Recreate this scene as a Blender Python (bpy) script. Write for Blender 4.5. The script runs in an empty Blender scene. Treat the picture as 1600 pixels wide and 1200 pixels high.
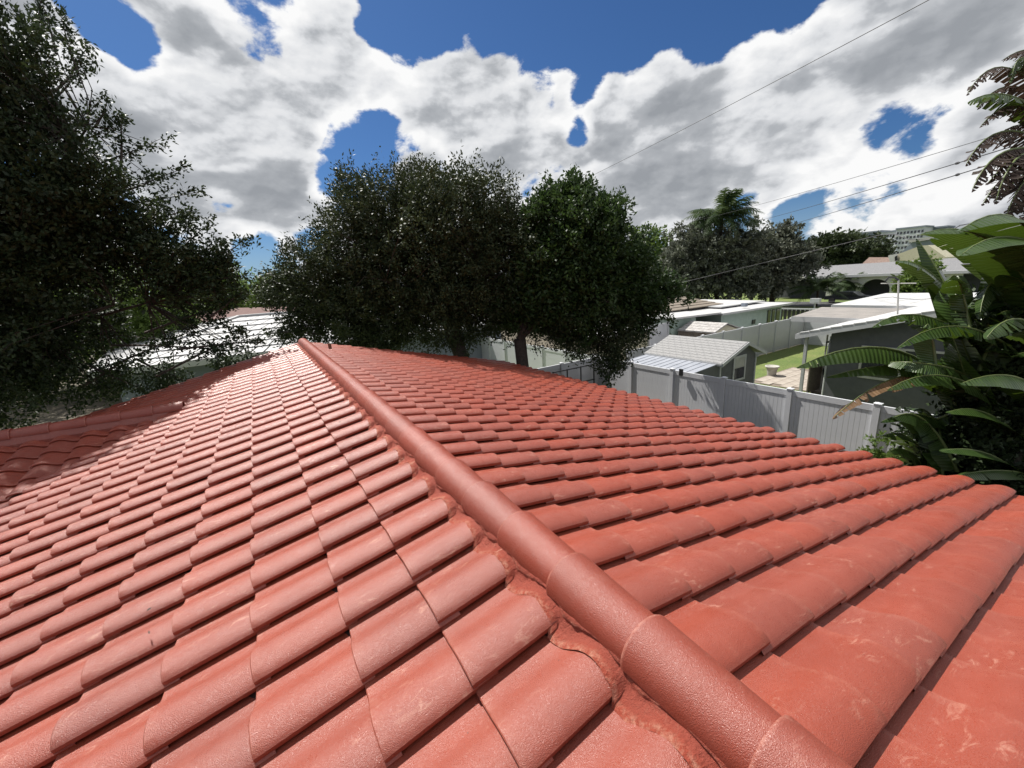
import bpy, math, random
import numpy as np
from mathutils import Vector, Matrix, Quaternion

rng = np.random.default_rng(7)
random.seed(7)
SC = bpy.context.scene
COL = SC.collection
RAD = math.radians

# ------------------------------------------------------------------ camera
FPX = 632.08                     # focal length in pixels of a 1600 x 1200 frame
CAM = np.array([-0.8514, 0.0, 1.1435])
CR = np.array([0.8497, -0.5236, -0.0614])
yaw, pit, rol = 0.5457, -0.2478, -0.0616
_F = np.array([math.sin(yaw)*math.cos(pit), math.cos(yaw)*math.cos(pit), math.sin(pit)])
_R = np.array([math.cos(yaw), -math.sin(yaw), 0.0])
_U = np.cross(_R, _F)
CR = math.cos(rol)*_R + math.sin(rol)*_U
CU = -math.sin(rol)*_R + math.cos(rol)*_U
CF = _F
cam = bpy.data.cameras.new('camera')
cam_o = bpy.data.objects.new('camera', cam)
COL.objects.link(cam_o)
cam.sensor_width = 36.0
cam.lens = FPX/1600*36.0
cam.clip_start = 0.05
cam.clip_end = 6000
M = Matrix(((CR[0], CU[0], -CF[0], CAM[0]), (CR[1], CU[1], -CF[1], CAM[1]), (CR[2], CU[2], -CF[2], CAM[2]), (0, 0, 0, 1)))
cam_o.matrix_world = M
SC.camera = cam_o

# survey helpers: turn measured sight lines into real coordinates
def sight(x, y):
    d = CF + (x-800)/FPX*CR - (y-600)/FPX*CU
    return d
def at_depth(x, y, D):           # D = distance along the view axis
    return CAM + sight(x, y)*D
def at_z(x, y, z):
    d = sight(x, y); return CAM + d*((z-CAM[2])/d[2])
def at_y(x, y, Y):
    d = sight(x, y); return CAM + d*((Y-CAM[1])/d[1])
def at_x(x, y, X):
    d = sight(x, y); return CAM + d*((X-CAM[0])/d[0])
def to_px(P):
    d = np.asarray(P, float)-CAM
    z = d@CF
    return 800+FPX*(d@CR)/z, 600-FPX*(d@CU)/z, z

# ------------------------------------------------------------------ light
SUN_AZ, SUN_EL = -13.0, 56.0     # azimuth from +Y towards +X
sdir = np.array([math.sin(RAD(SUN_AZ))*math.cos(RAD(SUN_EL)), math.cos(RAD(SUN_AZ))*math.cos(RAD(SUN_EL)), math.sin(RAD(SUN_EL))])
sun = bpy.data.lights.new('sun', 'SUN')
sun.energy = 5.0
sun.angle = RAD(0.53)
sun.color = (1.0, 0.96, 0.9)
sun_o = bpy.data.objects.new('sun', sun)
COL.objects.link(sun_o)
sun_o.rotation_euler = Vector(sdir).to_track_quat('Z', 'Y').to_euler()
sun_o.location = (0, 0, 60)

SC.view_settings.view_transform = 'Standard'
SC.view_settings.look = 'None'
SC.view_settings.exposure = 0.60
SC.view_settings.gamma = 1.0
SC.view_settings.use_curve_mapping = False
SC.render.engine = 'CYCLES'
SC.cycles.max_bounces = 6
SC.cycles.transparent_max_bounces = 8

class NT:
    """small helper for node trees"""
    def __init__(s, tree):
        s.t = tree; s.n = tree.nodes; s.l = tree.links
    def add(s, kind, **kw):
        n = s.n.new(kind)
        for k, v in kw.items():
            if k in n.inputs: s.put(n.inputs[k], v)
            else: setattr(n, k, v)
        return n
    def put(s, sock, v):
        if isinstance(v, bpy.types.NodeSocket): s.l.new(v, sock)
        elif v is not None: sock.default_value = v
    def math(s, op, a, b=None, c=None, clamp=False):
        n = s.n.new('ShaderNodeMath'); n.operation = op; n.use_clamp = clamp
        for i, v in enumerate((a, b, c)):
            if v is not None: s.put(n.inputs[i], v)
        return n.outputs[0]
    def vmath(s, op, a, b=None, scale=None):
        n = s.n.new('ShaderNodeVectorMath'); n.operation = op
        s.put(n.inputs[0], a)
        if b is not None: s.put(n.inputs[1], b)
        if scale is not None: s.put(n.inputs['Scale'], scale)
        return n
    def mix(s, f, a, b, mode='MIX'):
        n = s.n.new('ShaderNodeMix'); n.data_type = 'RGBA'; n.blend_type = mode
        s.put(n.inputs['Factor'], f); s.put(n.inputs[6], a); s.put(n.inputs[7], b)
        return n.outputs[2]
    def rng(s, v, a, b, c=0.0, d=1.0, smooth=False):
        n = s.n.new('ShaderNodeMapRange')
        if smooth: n.interpolation_type = 'SMOOTHSTEP'
        s.put(n.inputs[0], v)
        for i, q in enumerate((a, b, c, d)): s.put(n.inputs[i+1], q)
        return n.outputs[0]
    def noise(s, vec, scale, detail=4, rough=0.55, dist=0.0):
        n = s.n.new('ShaderNodeTexNoise')
        if vec is not None: s.put(n.inputs['Vector'], vec)
        n.inputs['Scale'].default_value = scale; n.inputs['Detail'].default_value = detail
        n.inputs['Roughness'].default_value = rough; n.inputs['Distortion'].default_value = dist
        return n.outputs['Fac']

# ------------------------------------------------------------------ sky with cumulus
world = bpy.data.worlds.new('World')
SC.world = world
world.use_nodes = True
w = NT(world.node_tree)
w.n.clear()
sky = w.add('ShaderNodeTexSky')
sky.sky_type = 'NISHITA'
sky.sun_disc = False
sky.sun_elevation = RAD(SUN_EL)
sky.sun_rotation = RAD(SUN_AZ)
sky.altitude = 5
sky.air_density = 1.0
sky.dust_density = 0.6
sky.ozone_density = 2.0
tc = w.add('ShaderNodeTexCoord')
dirn = w.vmath('NORMALIZE', tc.outputs['Generated']).outputs[0]
sep = w.add('ShaderNodeSeparateXYZ'); w.l.new(dirn, sep.inputs[0])
zc = w.math('MAXIMUM', sep.outputs[2], 0.0)
den = w.math('ADD', zc, 0.16)
px_ = w.math('DIVIDE', sep.outputs[0], den)
py_ = w.math('DIVIDE', sep.outputs[1], den)
comb = w.add('ShaderNodeCombineXYZ'); w.l.new(px_, comb.inputs[0]); w.l.new(py_, comb.inputs[1])
cplane = comb.outputs[0]
def blob(x, y, r, amp):
    d = sight(x, y); d = d/np.linalg.norm(d)
    dist = w.vmath('DISTANCE', dirn, tuple(d)).outputs['Value']
    return w.rng(dist, r*0.15, r, amp, 0.0, smooth=True)
# clear patches (negative) and towering masses (positive) of that day's sky
spots = [(395, 15, .10, -.17), (165, 35, .07, -.13), (240, 90, .06, -.12), (640, 10, .11, -.2), (720, -10, .12, -.25), (850, -5, .15, -.27), (960, 45, .11, -.25), (1060, 0, .12, -.26), (1170, -15, .12, -.25), (1290, -35, .11, -.2), (140, 15, .05, -.16), (205, 70, .045, -.17), (320, 95, .03, -.13), (600, 190, .05, -.1), (1470, 205, .06, -.14), (1160, 330, .05, -.12), (960, 330, .04, -.1), (1450, 300, .06, -.1),
         (590, 40, .05, -.12), (555, 225, .085, -.24), (530, 290, .06, -.2), (345, 318, .05, -.2), (915, 150, .05, -.24), (905, 205, .04, -.2),
         (1430, 190, .085, -.2), (1340, 195, .07, -.14), (1370, 290, .09, -.14), (1540, 285, .08, -.14), (1250, 320, .05, -.12), (400, 385, .06, -.2), (420, 430, .06, -.12), (620, 320, .04, -.08),
         (270, 170, .26, .13), (430, 130, .20, .12), (520, 90, .12, .15), (740, 150, .15, .16), (780, 230, .12, .10), (1060, 170, .24, .16), (1350, 100, .20, .16), (1540, 90, .22, .15),
         (400, 290, .12, .10), (350, 350, .08, .10), (1000, 300, .2, .08), (1150, 250, .2, .12), (640, 330, .12, .09), (1500, 345, .10, .10)]
acc = None
for s_ in spots:
    b_ = blob(s_[0], s_[1], s_[2]*1.15, s_[3])
    acc = b_ if acc is None else w.math('ADD', acc, b_)
squash = w.vmath('MULTIPLY', dirn, (1.0, 1.0, 1.7)).outputs[0]
def billow(vec, scale, detail, rough=0.5):
    # rounded cauliflower heads: inverted ridges of a signed noise
    n1 = w.noise(vec, scale, detail, rough, 0.1)
    return w.math('SUBTRACT', 1.0, w.math('ABSOLUTE', w.math('MULTIPLY_ADD', n1, 2.6, -1.3)))
def field(ball, d):
    big = w.noise(ball, 3.4, 3, 0.5, 0.2)
    bi = w.math('ABSOLUTE', w.math('MULTIPLY_ADD', w.noise(ball, 8.0, 1.0, 0.5, 0.15), 2.0, -1.0))
    fine = w.noise(ball, 24.0, d, 0.62, 0.1)
    med = w.noise(ball, 11.0, 5, 0.6, 0.25)
    f = w.math('MULTIPLY', big, 0.70)
    f = w.math('ADD', f, w.math('MULTIPLY', bi, 0.20))
    f = w.math('ADD', f, w.math('MULTIPLY', med, 0.34))
    return w.math('ADD', f, w.math('MULTIPLY', fine, 0.14))
base0 = field(squash, 7)
dens = w.math('ADD', base0, acc)
dens = w.math('SUBTRACT', dens, 0.574)
cover = w.rng(dens, -0.022, 0.044, 0, 1, smooth=True)
sunv = (float(sdir[0]), float(sdir[1]), float(sdir[2])*1.7)
toward = w.vmath('NORMALIZE', w.vmath('SUBTRACT', sunv, squash).outputs[0]).outputs[0]
def stepped(k): return w.vmath('ADD', squash, w.vmath('SCALE', toward, scale=k).outputs[0]).outputs[0]
s1 = stepped(0.055)
big0, big1 = w.noise(squash, 3.4, 2, 0.5, 0.2), w.noise(stepped(0.10), 3.4, 2, 0.5, 0.2)
lit = w.rng(w.math('SUBTRACT', big0, big1), -0.07, 0.07, 0.0, 1.0, smooth=True)
mid0, mid1 = w.noise(squash, 8.0, 3, 0.5, 0.15), w.noise(stepped(0.04), 8.0, 3, 0.5, 0.15)
lit2 = w.rng(w.math('SUBTRACT', mid0, mid1), -0.12, 0.12, 0.0, 1.0, smooth=True)
f0, f1 = w.noise(squash, 24.0, 5, 0.55, 0.1), w.noise(stepped(0.013), 24.0, 5, 0.55, 0.1)
puff = w.rng(w.math('SUBTRACT', f0, f1), -0.15, 0.15, 0.0, 1.0, smooth=True)
thick = w.rng(dens, 0.02, 0.27, 1.0, 0.0, smooth=True)
shade = w.math('ADD', w.math('MULTIPLY', lit, 0.38), w.math('MULTIPLY', thick, 0.42))
shade = w.math('ADD', shade, w.math('MULTIPLY', lit2, 0.20))
shade = w.math('ADD', shade, w.math('MULTIPLY', puff, 0.11), clamp=True)
ramp = w.add('ShaderNodeValToRGB'); w.l.new(shade, ramp.inputs[0])
cr = ramp.color_ramp
K_ = 0.64
def kc(a, b, c): return (a*K_, b*K_, c*K_, 1)
cr.elements[0].position = 0.10; cr.elements[0].color = kc(3.3, 3.5, 3.8)
cr.elements[1].position = 0.88; cr.elements[1].color = kc(10.0, 10.0, 10.0)
e_ = cr.elements.new(0.38); e_.color = kc(4.6, 4.8, 5.1)
e_ = cr.elements.new(0.58); e_.color = kc(7.6, 7.75, 8.0)
skycol = w.mix(1.0, sky.outputs[0], (0.20, 0.33, 0.50, 1), 'MULTIPLY')
hazy = w.rng(sep.outputs[2], 0.0, 0.16, 0.45, 0.0, smooth=True)
skycol = w.mix(hazy, skycol, (3.1, 4.0, 5.1, 1))
col = w.mix(cover, skycol, ramp.outputs[0])
below = w.rng(sep.outputs[2], -0.02, 0.0, 1.0, 0.0)
col = w.mix(below, col, (1.0, 1.05, 1.0, 1))
bg = w.add('ShaderNodeBackground'); w.l.new(col, bg.inputs[0]); bg.inputs[1].default_value = 0.1
wo = w.add('ShaderNodeOutputWorld'); w.l.new(bg.outputs[0], wo.inputs[0])
world.cycles.sampling_method = 'MANUAL'
world.cycles.sample_map_resolution = 512

# ------------------------------------------------------------------ materials
def material(name, c1, c2=None, rough=0.6, nscale=4.0, bump=0.0, bscale=40.0, spec=0.5, metallic=0.0, detail=5, contrast=(0.35, 0.65), coords='Object'):
    c1 = tuple(q*0.82 for q in c1); c2 = tuple(q*0.82 for q in c2) if c2 else None
    m = bpy.data.materials.new(name); m.use_nodes = True
    t = NT(m.node_tree); t.n.clear()
    out = t.add('ShaderNodeOutputMaterial'); b = t.add('ShaderNodeBsdfPrincipled')
    t.l.new(b.outputs[0], out.inputs[0])
    c = t.add('ShaderNodeTexCoord').outputs[coords]
    if c2 is None: b.inputs['Base Color'].default_value = (*c1, 1)
    else:
        f = t.rng(t.noise(c, nscale, detail, 0.6), *contrast)
        t.l.new(t.mix(f, (*c1, 1), (*c2, 1)), b.inputs['Base Color'])
    b.inputs['Roughness'].default_value = rough
    b.inputs['Specular IOR Level'].default_value = spec
    b.inputs['Metallic'].default_value = metallic
    if bump > 0:
        bn = t.add('ShaderNodeBump'); bn.inputs['Strength'].default_value = bump; bn.inputs['Distance'].default_value = 0.01
        t.l.new(t.noise(c, bscale, 4, 0.6), bn.inputs['Height']); t.l.new(bn.outputs[0], b.inputs['Normal'])
    m['b'] = 0
    return m

def tile_material(name, base, base2, pale, gloss=0.36, scratch=0.5, smear=False):
    m = bpy.data.materials.new(name); m.use_nodes = True
    t = NT(m.node_tree); t.n.clear()
    out = t.add('ShaderNodeOutputMaterial'); b = t.add('ShaderNodeBsdfPrincipled')
    t.l.new(b.outputs[0], out.inputs[0])
    geo = t.add('ShaderNodeNewGeometry').outputs['Position']
    at = t.add('ShaderNodeAttribute'); at.attribute_name = 'tint'
    tint = at.outputs['Fac']
    n1 = t.rng(t.noise(geo, 2.2, 5, 0.6), 0.35, 0.68)
    c = t.mix(n1, (*base, 1), (*base2, 1))
    # per tile shade
    k = t.rng(tint, 0, 1, 0.93, 1.05)
    hsv = t.add('ShaderNodeHueSaturation'); t.l.new(c, hsv.inputs['Color']); t.l.new(k, hsv.inputs['Value'])
    t.l.new(t.rng(tint, 0, 1, 0.97, 1.02), hsv.inputs['Saturation'])
    c = hsv.outputs[0]
    # chalky streaks where mortar and shoes rubbed the paint
    wv = t.vmath('MULTIPLY', geo, (1.0, 2.6, 1.5)).outputs[0]
    st = t.rng(t.noise(wv, 11.0, 9, 0.74, 0.8), 0.555, 0.64)
    patch = t.rng(t.noise(geo, 2.6, 4, 0.6), 0.47, 0.60)
    sf = t.math('MULTIPLY', t.math('MULTIPLY', st, patch), scratch)
    c = t.mix(sf, c, (*pale, 1))
    # fine scratches
    vo = t.add('ShaderNodeTexVoronoi'); vo.feature = 'DISTANCE_TO_EDGE'
    wv2 = t.vmath('ADD', geo, t.add('ShaderNodeTexNoise', Scale=7.0).outputs['Color']).outputs[0]
    t.l.new(wv2, vo.inputs['Vector']); vo.inputs['Scale'].default_value = 5.0
    line = t.rng(vo.outputs['Distance'], 0.0, 0.013, 1.0, 0.0)
    sel = t.rng(t.noise(geo, 7.0, 5, 0.75), 0.53, 0.64)
    c = t.mix(t.math('MULTIPLY', t.math('MULTIPLY', line, sel), scratch*1.1), c, (*pale, 1))
    # tiny dark specks
    v2 = t.add('ShaderNodeTexVoronoi'); t.l.new(geo, v2.inputs['Vector']); v2.inputs['Scale'].default_value = 9.0
    sp = t.rng(v2.outputs['Distance'], 0.018, 0.030, 1.0, 0.0)
    sp = t.math('MULTIPLY', sp, t.rng(t.noise(geo, 3.0, 2), 0.52, 0.56))
    c = t.mix(sp, c, (0.03, 0.012, 0.01, 1))
    if smear:
        sm = t.math('MULTIPLY', t.rng(tint, 0.6, 1.0), t.rng(t.noise(geo, 38.0, 6, 0.75), 0.44, 0.62, 0, 0.6))
        c = t.mix(sm, c, (*pale, 1))
    ea = t.add('ShaderNodeAttribute'); ea.attribute_name = 'edge'
    ef = t.math('MULTIPLY', ea.outputs['Fac'], t.rng(t.noise(geo, 45.0, 5, 0.7), 0.42, 0.64, 0.05, 0.5))
    c = t.mix(ef, c, (*pale, 1))
    grain = t.noise(geo, 260.0, 3, 0.7)
    c = t.mix(t.rng(grain, 0.3, 0.7, 0.0, 0.16), c, (*[q*0.55 for q in base], 1))
    t.l.new(c, b.inputs['Base Color'])
    rr = t.rng(t.noise(geo, 14, 5, 0.7), 0.3, 0.7, gloss-0.05, gloss+0.09)
    spk = t.rng(t.noise(geo, 300.0, 2, 0.6), 0.48, 0.60, 0.10, -0.16)
    rr = t.math('ADD', rr, spk)
    t.l.new(rr, b.inputs['Roughness'])
    b.inputs['Specular IOR Level'].default_value = 0.3 if smear else 0.72
    b1 = t.add('ShaderNodeBump'); b1.inputs['Strength'].default_value = 1.0; b1.inputs['Distance'].default_value = 0.0024
    t.l.new(t.noise(geo, 340.0, 2, 0.6), b1.inputs['Height'])
    b2 = t.add('ShaderNodeBump'); b2.inputs['Strength'].default_value = 0.7 if smear else 0.35; b2.inputs['Distance'].default_value = 0.02 if smear else 0.006
    t.l.new(t.noise(geo, 55.0 if smear else 13.0, 6 if smear else 4, 0.7 if smear else 0.6), b2.inputs['Height']); t.l.new(b1.outputs[0], b2.inputs['Normal'])
    t.l.new(b2.outputs[0], b.inputs['Normal'])
    return m

MAT = {}
MAT['tile'] = tile_material('painted_roof_tile', (0.232, 0.037, 0.016), (0.280, 0.051, 0.025), (0.54, 0.29, 0.21), gloss=0.42, scratch=0.48)
MAT['cap'] = tile_material('painted_ridge_tile', (0.220, 0.037, 0.017), (0.255, 0.046, 0.024), (0.48, 0.24, 0.18), gloss=0.40, scratch=0.25)
MAT['mortar'] = tile_material('painted_mortar', (0.255, 0.046, 0.026), (0.29, 0.066, 0.042), (0.50, 0.26, 0.18), gloss=0.75, scratch=0.9, smear=True)
MAT['deck'] = material('roof_underlay', (0.03, 0.012, 0.01), rough=0.9)
MAT['fascia'] = material('fascia_paint', (0.16, 0.05, 0.04), rough=0.6)
MAT['stucco'] = material('house_stucco', (0.55, 0.50, 0.44), (0.6, 0.55, 0.5), rough=0.85, bump=0.3, bscale=30)
MAT['dark_metal'] = material('dark_metal', (0.02, 0.02, 0.022), rough=0.45)
MAT['rust'] = material('rusty_pipe', (0.10, 0.05, 0.03), (0.2, 0.09, 0.05), rough=0.7, nscale=30)
MAT['vinyl'] = material('white_vinyl', (0.66, 0.67, 0.70), (0.72, 0.73, 0.75), rough=0.38, nscale=3)
MAT['shed_wall'] = material('grey_siding', (0.115, 0.118, 0.125), (0.14, 0.143, 0.15), rough=0.6, nscale=6, bump=0.15, bscale=60)
MAT['trim'] = material('white_trim', (0.48, 0.49, 0.50), (0.54, 0.54, 0.54), rough=0.5)
MAT['gray_wall'] = material('charcoal_stucco', (0.088, 0.09, 0.1), (0.11, 0.112, 0.122), rough=0.85, bump=0.35, bscale=50)
MAT['white_roof'] = material('white_roof_coating', (0.56, 0.56, 0.55), (0.42, 0.42, 0.40), rough=0.55, nscale=2.2, contrast=(0.5, 0.85))
MAT['old_white_roof'] = material('weathered_white_roof', (0.46, 0.44, 0.42), (0.18, 0.16, 0.14), rough=0.7, nscale=5, contrast=(0.5, 0.72))
MAT['nb_tile'] = material('white_concrete_tile', (0.42, 0.42, 0.42), (0.27, 0.27, 0.27), rough=0.6, nscale=3.0, contrast=(0.45, 0.8))
MAT['brown_roof'] = material('brown_shingle', (0.12, 0.055, 0.045), (0.17, 0.085, 0.07), rough=0.85, nscale=9)
MAT['shingle'] = material('light_grey_shingle', (0.24, 0.24, 0.24), (0.34, 0.335, 0.33), rough=0.8, nscale=12, bump=0.3, bscale=90)
MAT['gray_shingle'] = material('grey_shingle', (0.17, 0.17, 0.175), (0.24, 0.24, 0.245), rough=0.85, nscale=8)
MAT['metal_sheet'] = material('white_sheet_roof', (0.42, 0.44, 0.48), (0.34, 0.36, 0.40), rough=0.35, nscale=3)
MAT['mint'] = material('mint_stucco', (0.40, 0.50, 0.43), (0.46, 0.56, 0.49), rough=0.8, nscale=3)
MAT['cream'] = material('cream_stucco', (0.56, 0.52, 0.36), (0.62, 0.58, 0.43), rough=0.8)
MAT['off_white'] = material('off_white_stucco', (0.58, 0.57, 0.54), (0.64, 0.63, 0.6), rough=0.8)
MAT['wood'] = material('weathered_wood', (0.17, 0.14, 0.11), (0.26, 0.22, 0.17), rough=0.85, nscale=12)
MAT['dark_wood'] = material('dark_wood', (0.035, 0.028, 0.024), (0.06, 0.05, 0.04), rough=0.85, nscale=12)
MAT['glass'] = material('window_glass', (0.02, 0.022, 0.026), rough=0.08, spec=0.8)
MAT['terracotta'] = material('far_clay_tile', (0.15, 0.085, 0.065), (0.26, 0.19, 0.15), rough=0.8, nscale=5)
MAT['concrete'] = material('concrete', (0.42, 0.41, 0.38), (0.5, 0.49, 0.46), rough=0.85, nscale=4)
MAT['asphalt'] = material('asphalt', (0.05, 0.05, 0.052), (0.07, 0.07, 0.07), rough=0.9)
MAT['dirt'] = material('bare_soil', (0.08, 0.065, 0.045), (0.13, 0.11, 0.07), rough=0.95, nscale=1.5)
MAT['bark'] = material('bark', (0.035, 0.025, 0.019), (0.07, 0.052, 0.04), rough=0.9, nscale=14, bump=0.7, bscale=18)
MAT['wire'] = material('power_cable', (0.035, 0.035, 0.04), rough=0.6)
MAT['planter'] = material('stone_planter', (0.55, 0.53, 0.48), (0.42, 0.40, 0.36), rough=0.8, nscale=9, bump=0.3)
MAT['car_paint'] = material('dark_car_paint', (0.02, 0.022, 0.03), rough=0.2, spec=0.7)
MAT['rubber'] = material('tyre_rubber', (0.015, 0.015, 0.015), rough=0.8)
MAT['paver'] = material('pale_pavers', (0.44, 0.39, 0.33), (0.28, 0.22, 0.18), rough=0.85, nscale=2.6, contrast=(0.45, 0.75), bump=0.2)
MAT['paver_joint'] = material('paver_joint_sand', (0.22, 0.18, 0.14), rough=0.95)
MAT['pink_drive'] = material('pink_paved_drive', (0.42, 0.27, 0.21), (0.5, 0.36, 0.28), rough=0.85, nscale=2)
MAT['patio_sheet'] = material('aged_patio_sheet', (0.34, 0.31, 0.28), (0.26, 0.24, 0.22), rough=0.6, nscale=1.4)
MAT['apt'] = material('apartment_stucco', (0.60, 0.62, 0.66), (0.66, 0.68, 0.72), rough=0.8, nscale=0.2)
MAT['apt_dark'] = material('apartment_grey', (0.22, 0.25, 0.30), (0.26, 0.29, 0.34), rough=0.8, nscale=0.2)

def grass_mat():
    m = bpy.data.materials.new('lawn'); m.use_nodes = True
    t = NT(m.node_tree); t.n.clear()
    out = t.add('ShaderNodeOutputMaterial'); b = t.add('ShaderNodeBsdfPrincipled'); t.l.new(b.outputs[0], out.inputs[0])
    g = t.add('ShaderNodeNewGeometry').outputs['Position']
    c = t.mix(t.rng(t.noise(g, 0.5, 6, 0.65), 0.35, 0.65), (0.10, 0.16, 0.03, 1), (0.18, 0.21, 0.055, 1))
    c = t.mix(t.rng(t.noise(g, 14, 4, 0.7), 0.42, 0.62, 0, 0.55), c, (0.05, 0.075, 0.02, 1))
    c = t.mix(t.rng(t.noise(g, 1.7, 5, 0.7), 0.60, 0.72, 0, 0.5), c, (0.22, 0.19, 0.10, 1))
    t.l.new(c, b.inputs['Base Color']); b.inputs['Roughness'].default_value = 0.9
    bn = t.add('ShaderNodeBump'); bn.inputs['Strength'].default_value = 0.8; bn.inputs['Distance'].default_value = 0.04
    t.l.new(t.noise(g, 30, 4, 0.7), bn.inputs['Height']); t.l.new(bn.outputs[0], b.inputs['Normal'])
    return m
MAT['grass'] = grass_mat()

def leaf_mat(name, c1, c2, rough=0.5, trans=0.18, tcol=None, spec=0.22):
    m = bpy.data.materials.new(name); m.use_nodes = True
    t = NT(m.node_tree); t.n.clear()
    out = t.add('ShaderNodeOutputMaterial'); b = t.add('ShaderNodeBsdfPrincipled')
    g = t.add('ShaderNodeNewGeometry')
    a = t.add('ShaderNodeAttribute'); a.attribute_name = 'tint'
    f = t.math('ADD', t.math('MULTIPLY', a.outputs['Fac'], 0.7), t.math('MULTIPLY', t.rng(t.noise(g.outputs['Position'], 0.9, 3), 0.3, 0.7), 0.3))
    c = t.mix(f, (*c1, 1), (*c2, 1))
    t.l.new(c, b.inputs['Base Color']); b.inputs['Roughness'].default_value = rough
    b.inputs['Specular IOR Level'].default_value = spec
    tr = t.add('ShaderNodeBsdfTranslucent')
    tcol = tcol or tuple(min(1, q*2.0) for q in c2)
    tr.inputs[0].default_value = (*tcol, 1)
    mx = t.add('ShaderNodeMixShader'); mx.inputs[0].default_value = trans
    t.l.new(b.outputs[0], mx.inputs[1]); t.l.new(tr.outputs[0], mx.inputs[2]); t.l.new(mx.outputs[0], out.inputs[0])
    return m
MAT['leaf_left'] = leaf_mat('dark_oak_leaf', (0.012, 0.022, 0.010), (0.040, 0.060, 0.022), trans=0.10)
MAT['leaf_mid'] = leaf_mat('olive_leaf', (0.016, 0.028, 0.011), (0.054, 0.070, 0.028), trans=0.08)
MAT['leaf_light'] = leaf_mat('fresh_leaf', (0.013, 0.028, 0.008), (0.042, 0.074, 0.019), trans=0.16)
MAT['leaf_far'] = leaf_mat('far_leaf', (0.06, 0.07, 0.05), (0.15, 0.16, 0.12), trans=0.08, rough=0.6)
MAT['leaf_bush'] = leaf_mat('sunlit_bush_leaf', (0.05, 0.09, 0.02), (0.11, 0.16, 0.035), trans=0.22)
MAT['palm'] = leaf_mat('palm_frond', (0.035, 0.060, 0.022), (0.07, 0.10, 0.035), trans=0.15)

def banana_mat(name, c1, c2, trans, tcol, vein=0.35):
    m = leaf_mat(name, c1, c2, rough=0.75 if 'dead' in name else 0.30, trans=trans, tcol=tcol, spec=0.2 if 'dead' in name else 0.55)
    t = NT(m.node_tree)
    b = [n for n in t.n if n.type == 'BSDF_PRINCIPLED'][0]
    uv = t.add('ShaderNodeUVMap').outputs[0]
    s = t.add('ShaderNodeSeparateXYZ'); t.l.new(uv, s.inputs[0])
    wave = t.math('SINE', t.math('MULTIPLY', s.outputs[0], 260.0))
    bn = t.add('ShaderNodeBump'); bn.inputs['Strength'].default_value = vein; bn.inputs['Distance'].default_value = 0.01
    t.l.new(wave, bn.inputs['Height']); t.l.new(bn.outputs[0], b.inputs['Normal'])
    return m
MAT['banana'] = banana_mat('broad_leaf_green', (0.020, 0.043, 0.010), (0.052, 0.090, 0.020), 0.14, (0.12, 0.20, 0.02))
MAT['banana_dry'] = banana_mat('broad_leaf_dry', (0.14, 0.085, 0.045), (0.30, 0.19, 0.11), 0.12, (0.3, 0.16, 0.06))
MAT['dead_frond'] = banana_mat('dead_frond', (0.028, 0.021, 0.018), (0.095, 0.066, 0.052), 0.08, (0.2, 0.12, 0.08))
MAT['midrib'] = material('leaf_midrib', (0.13, 0.17, 0.05), rough=0.4)
MAT['stem'] = material('fibrous_stem', (0.05, 0.045, 0.03), (0.10, 0.085, 0.055), rough=0.8, nscale=12)

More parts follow.
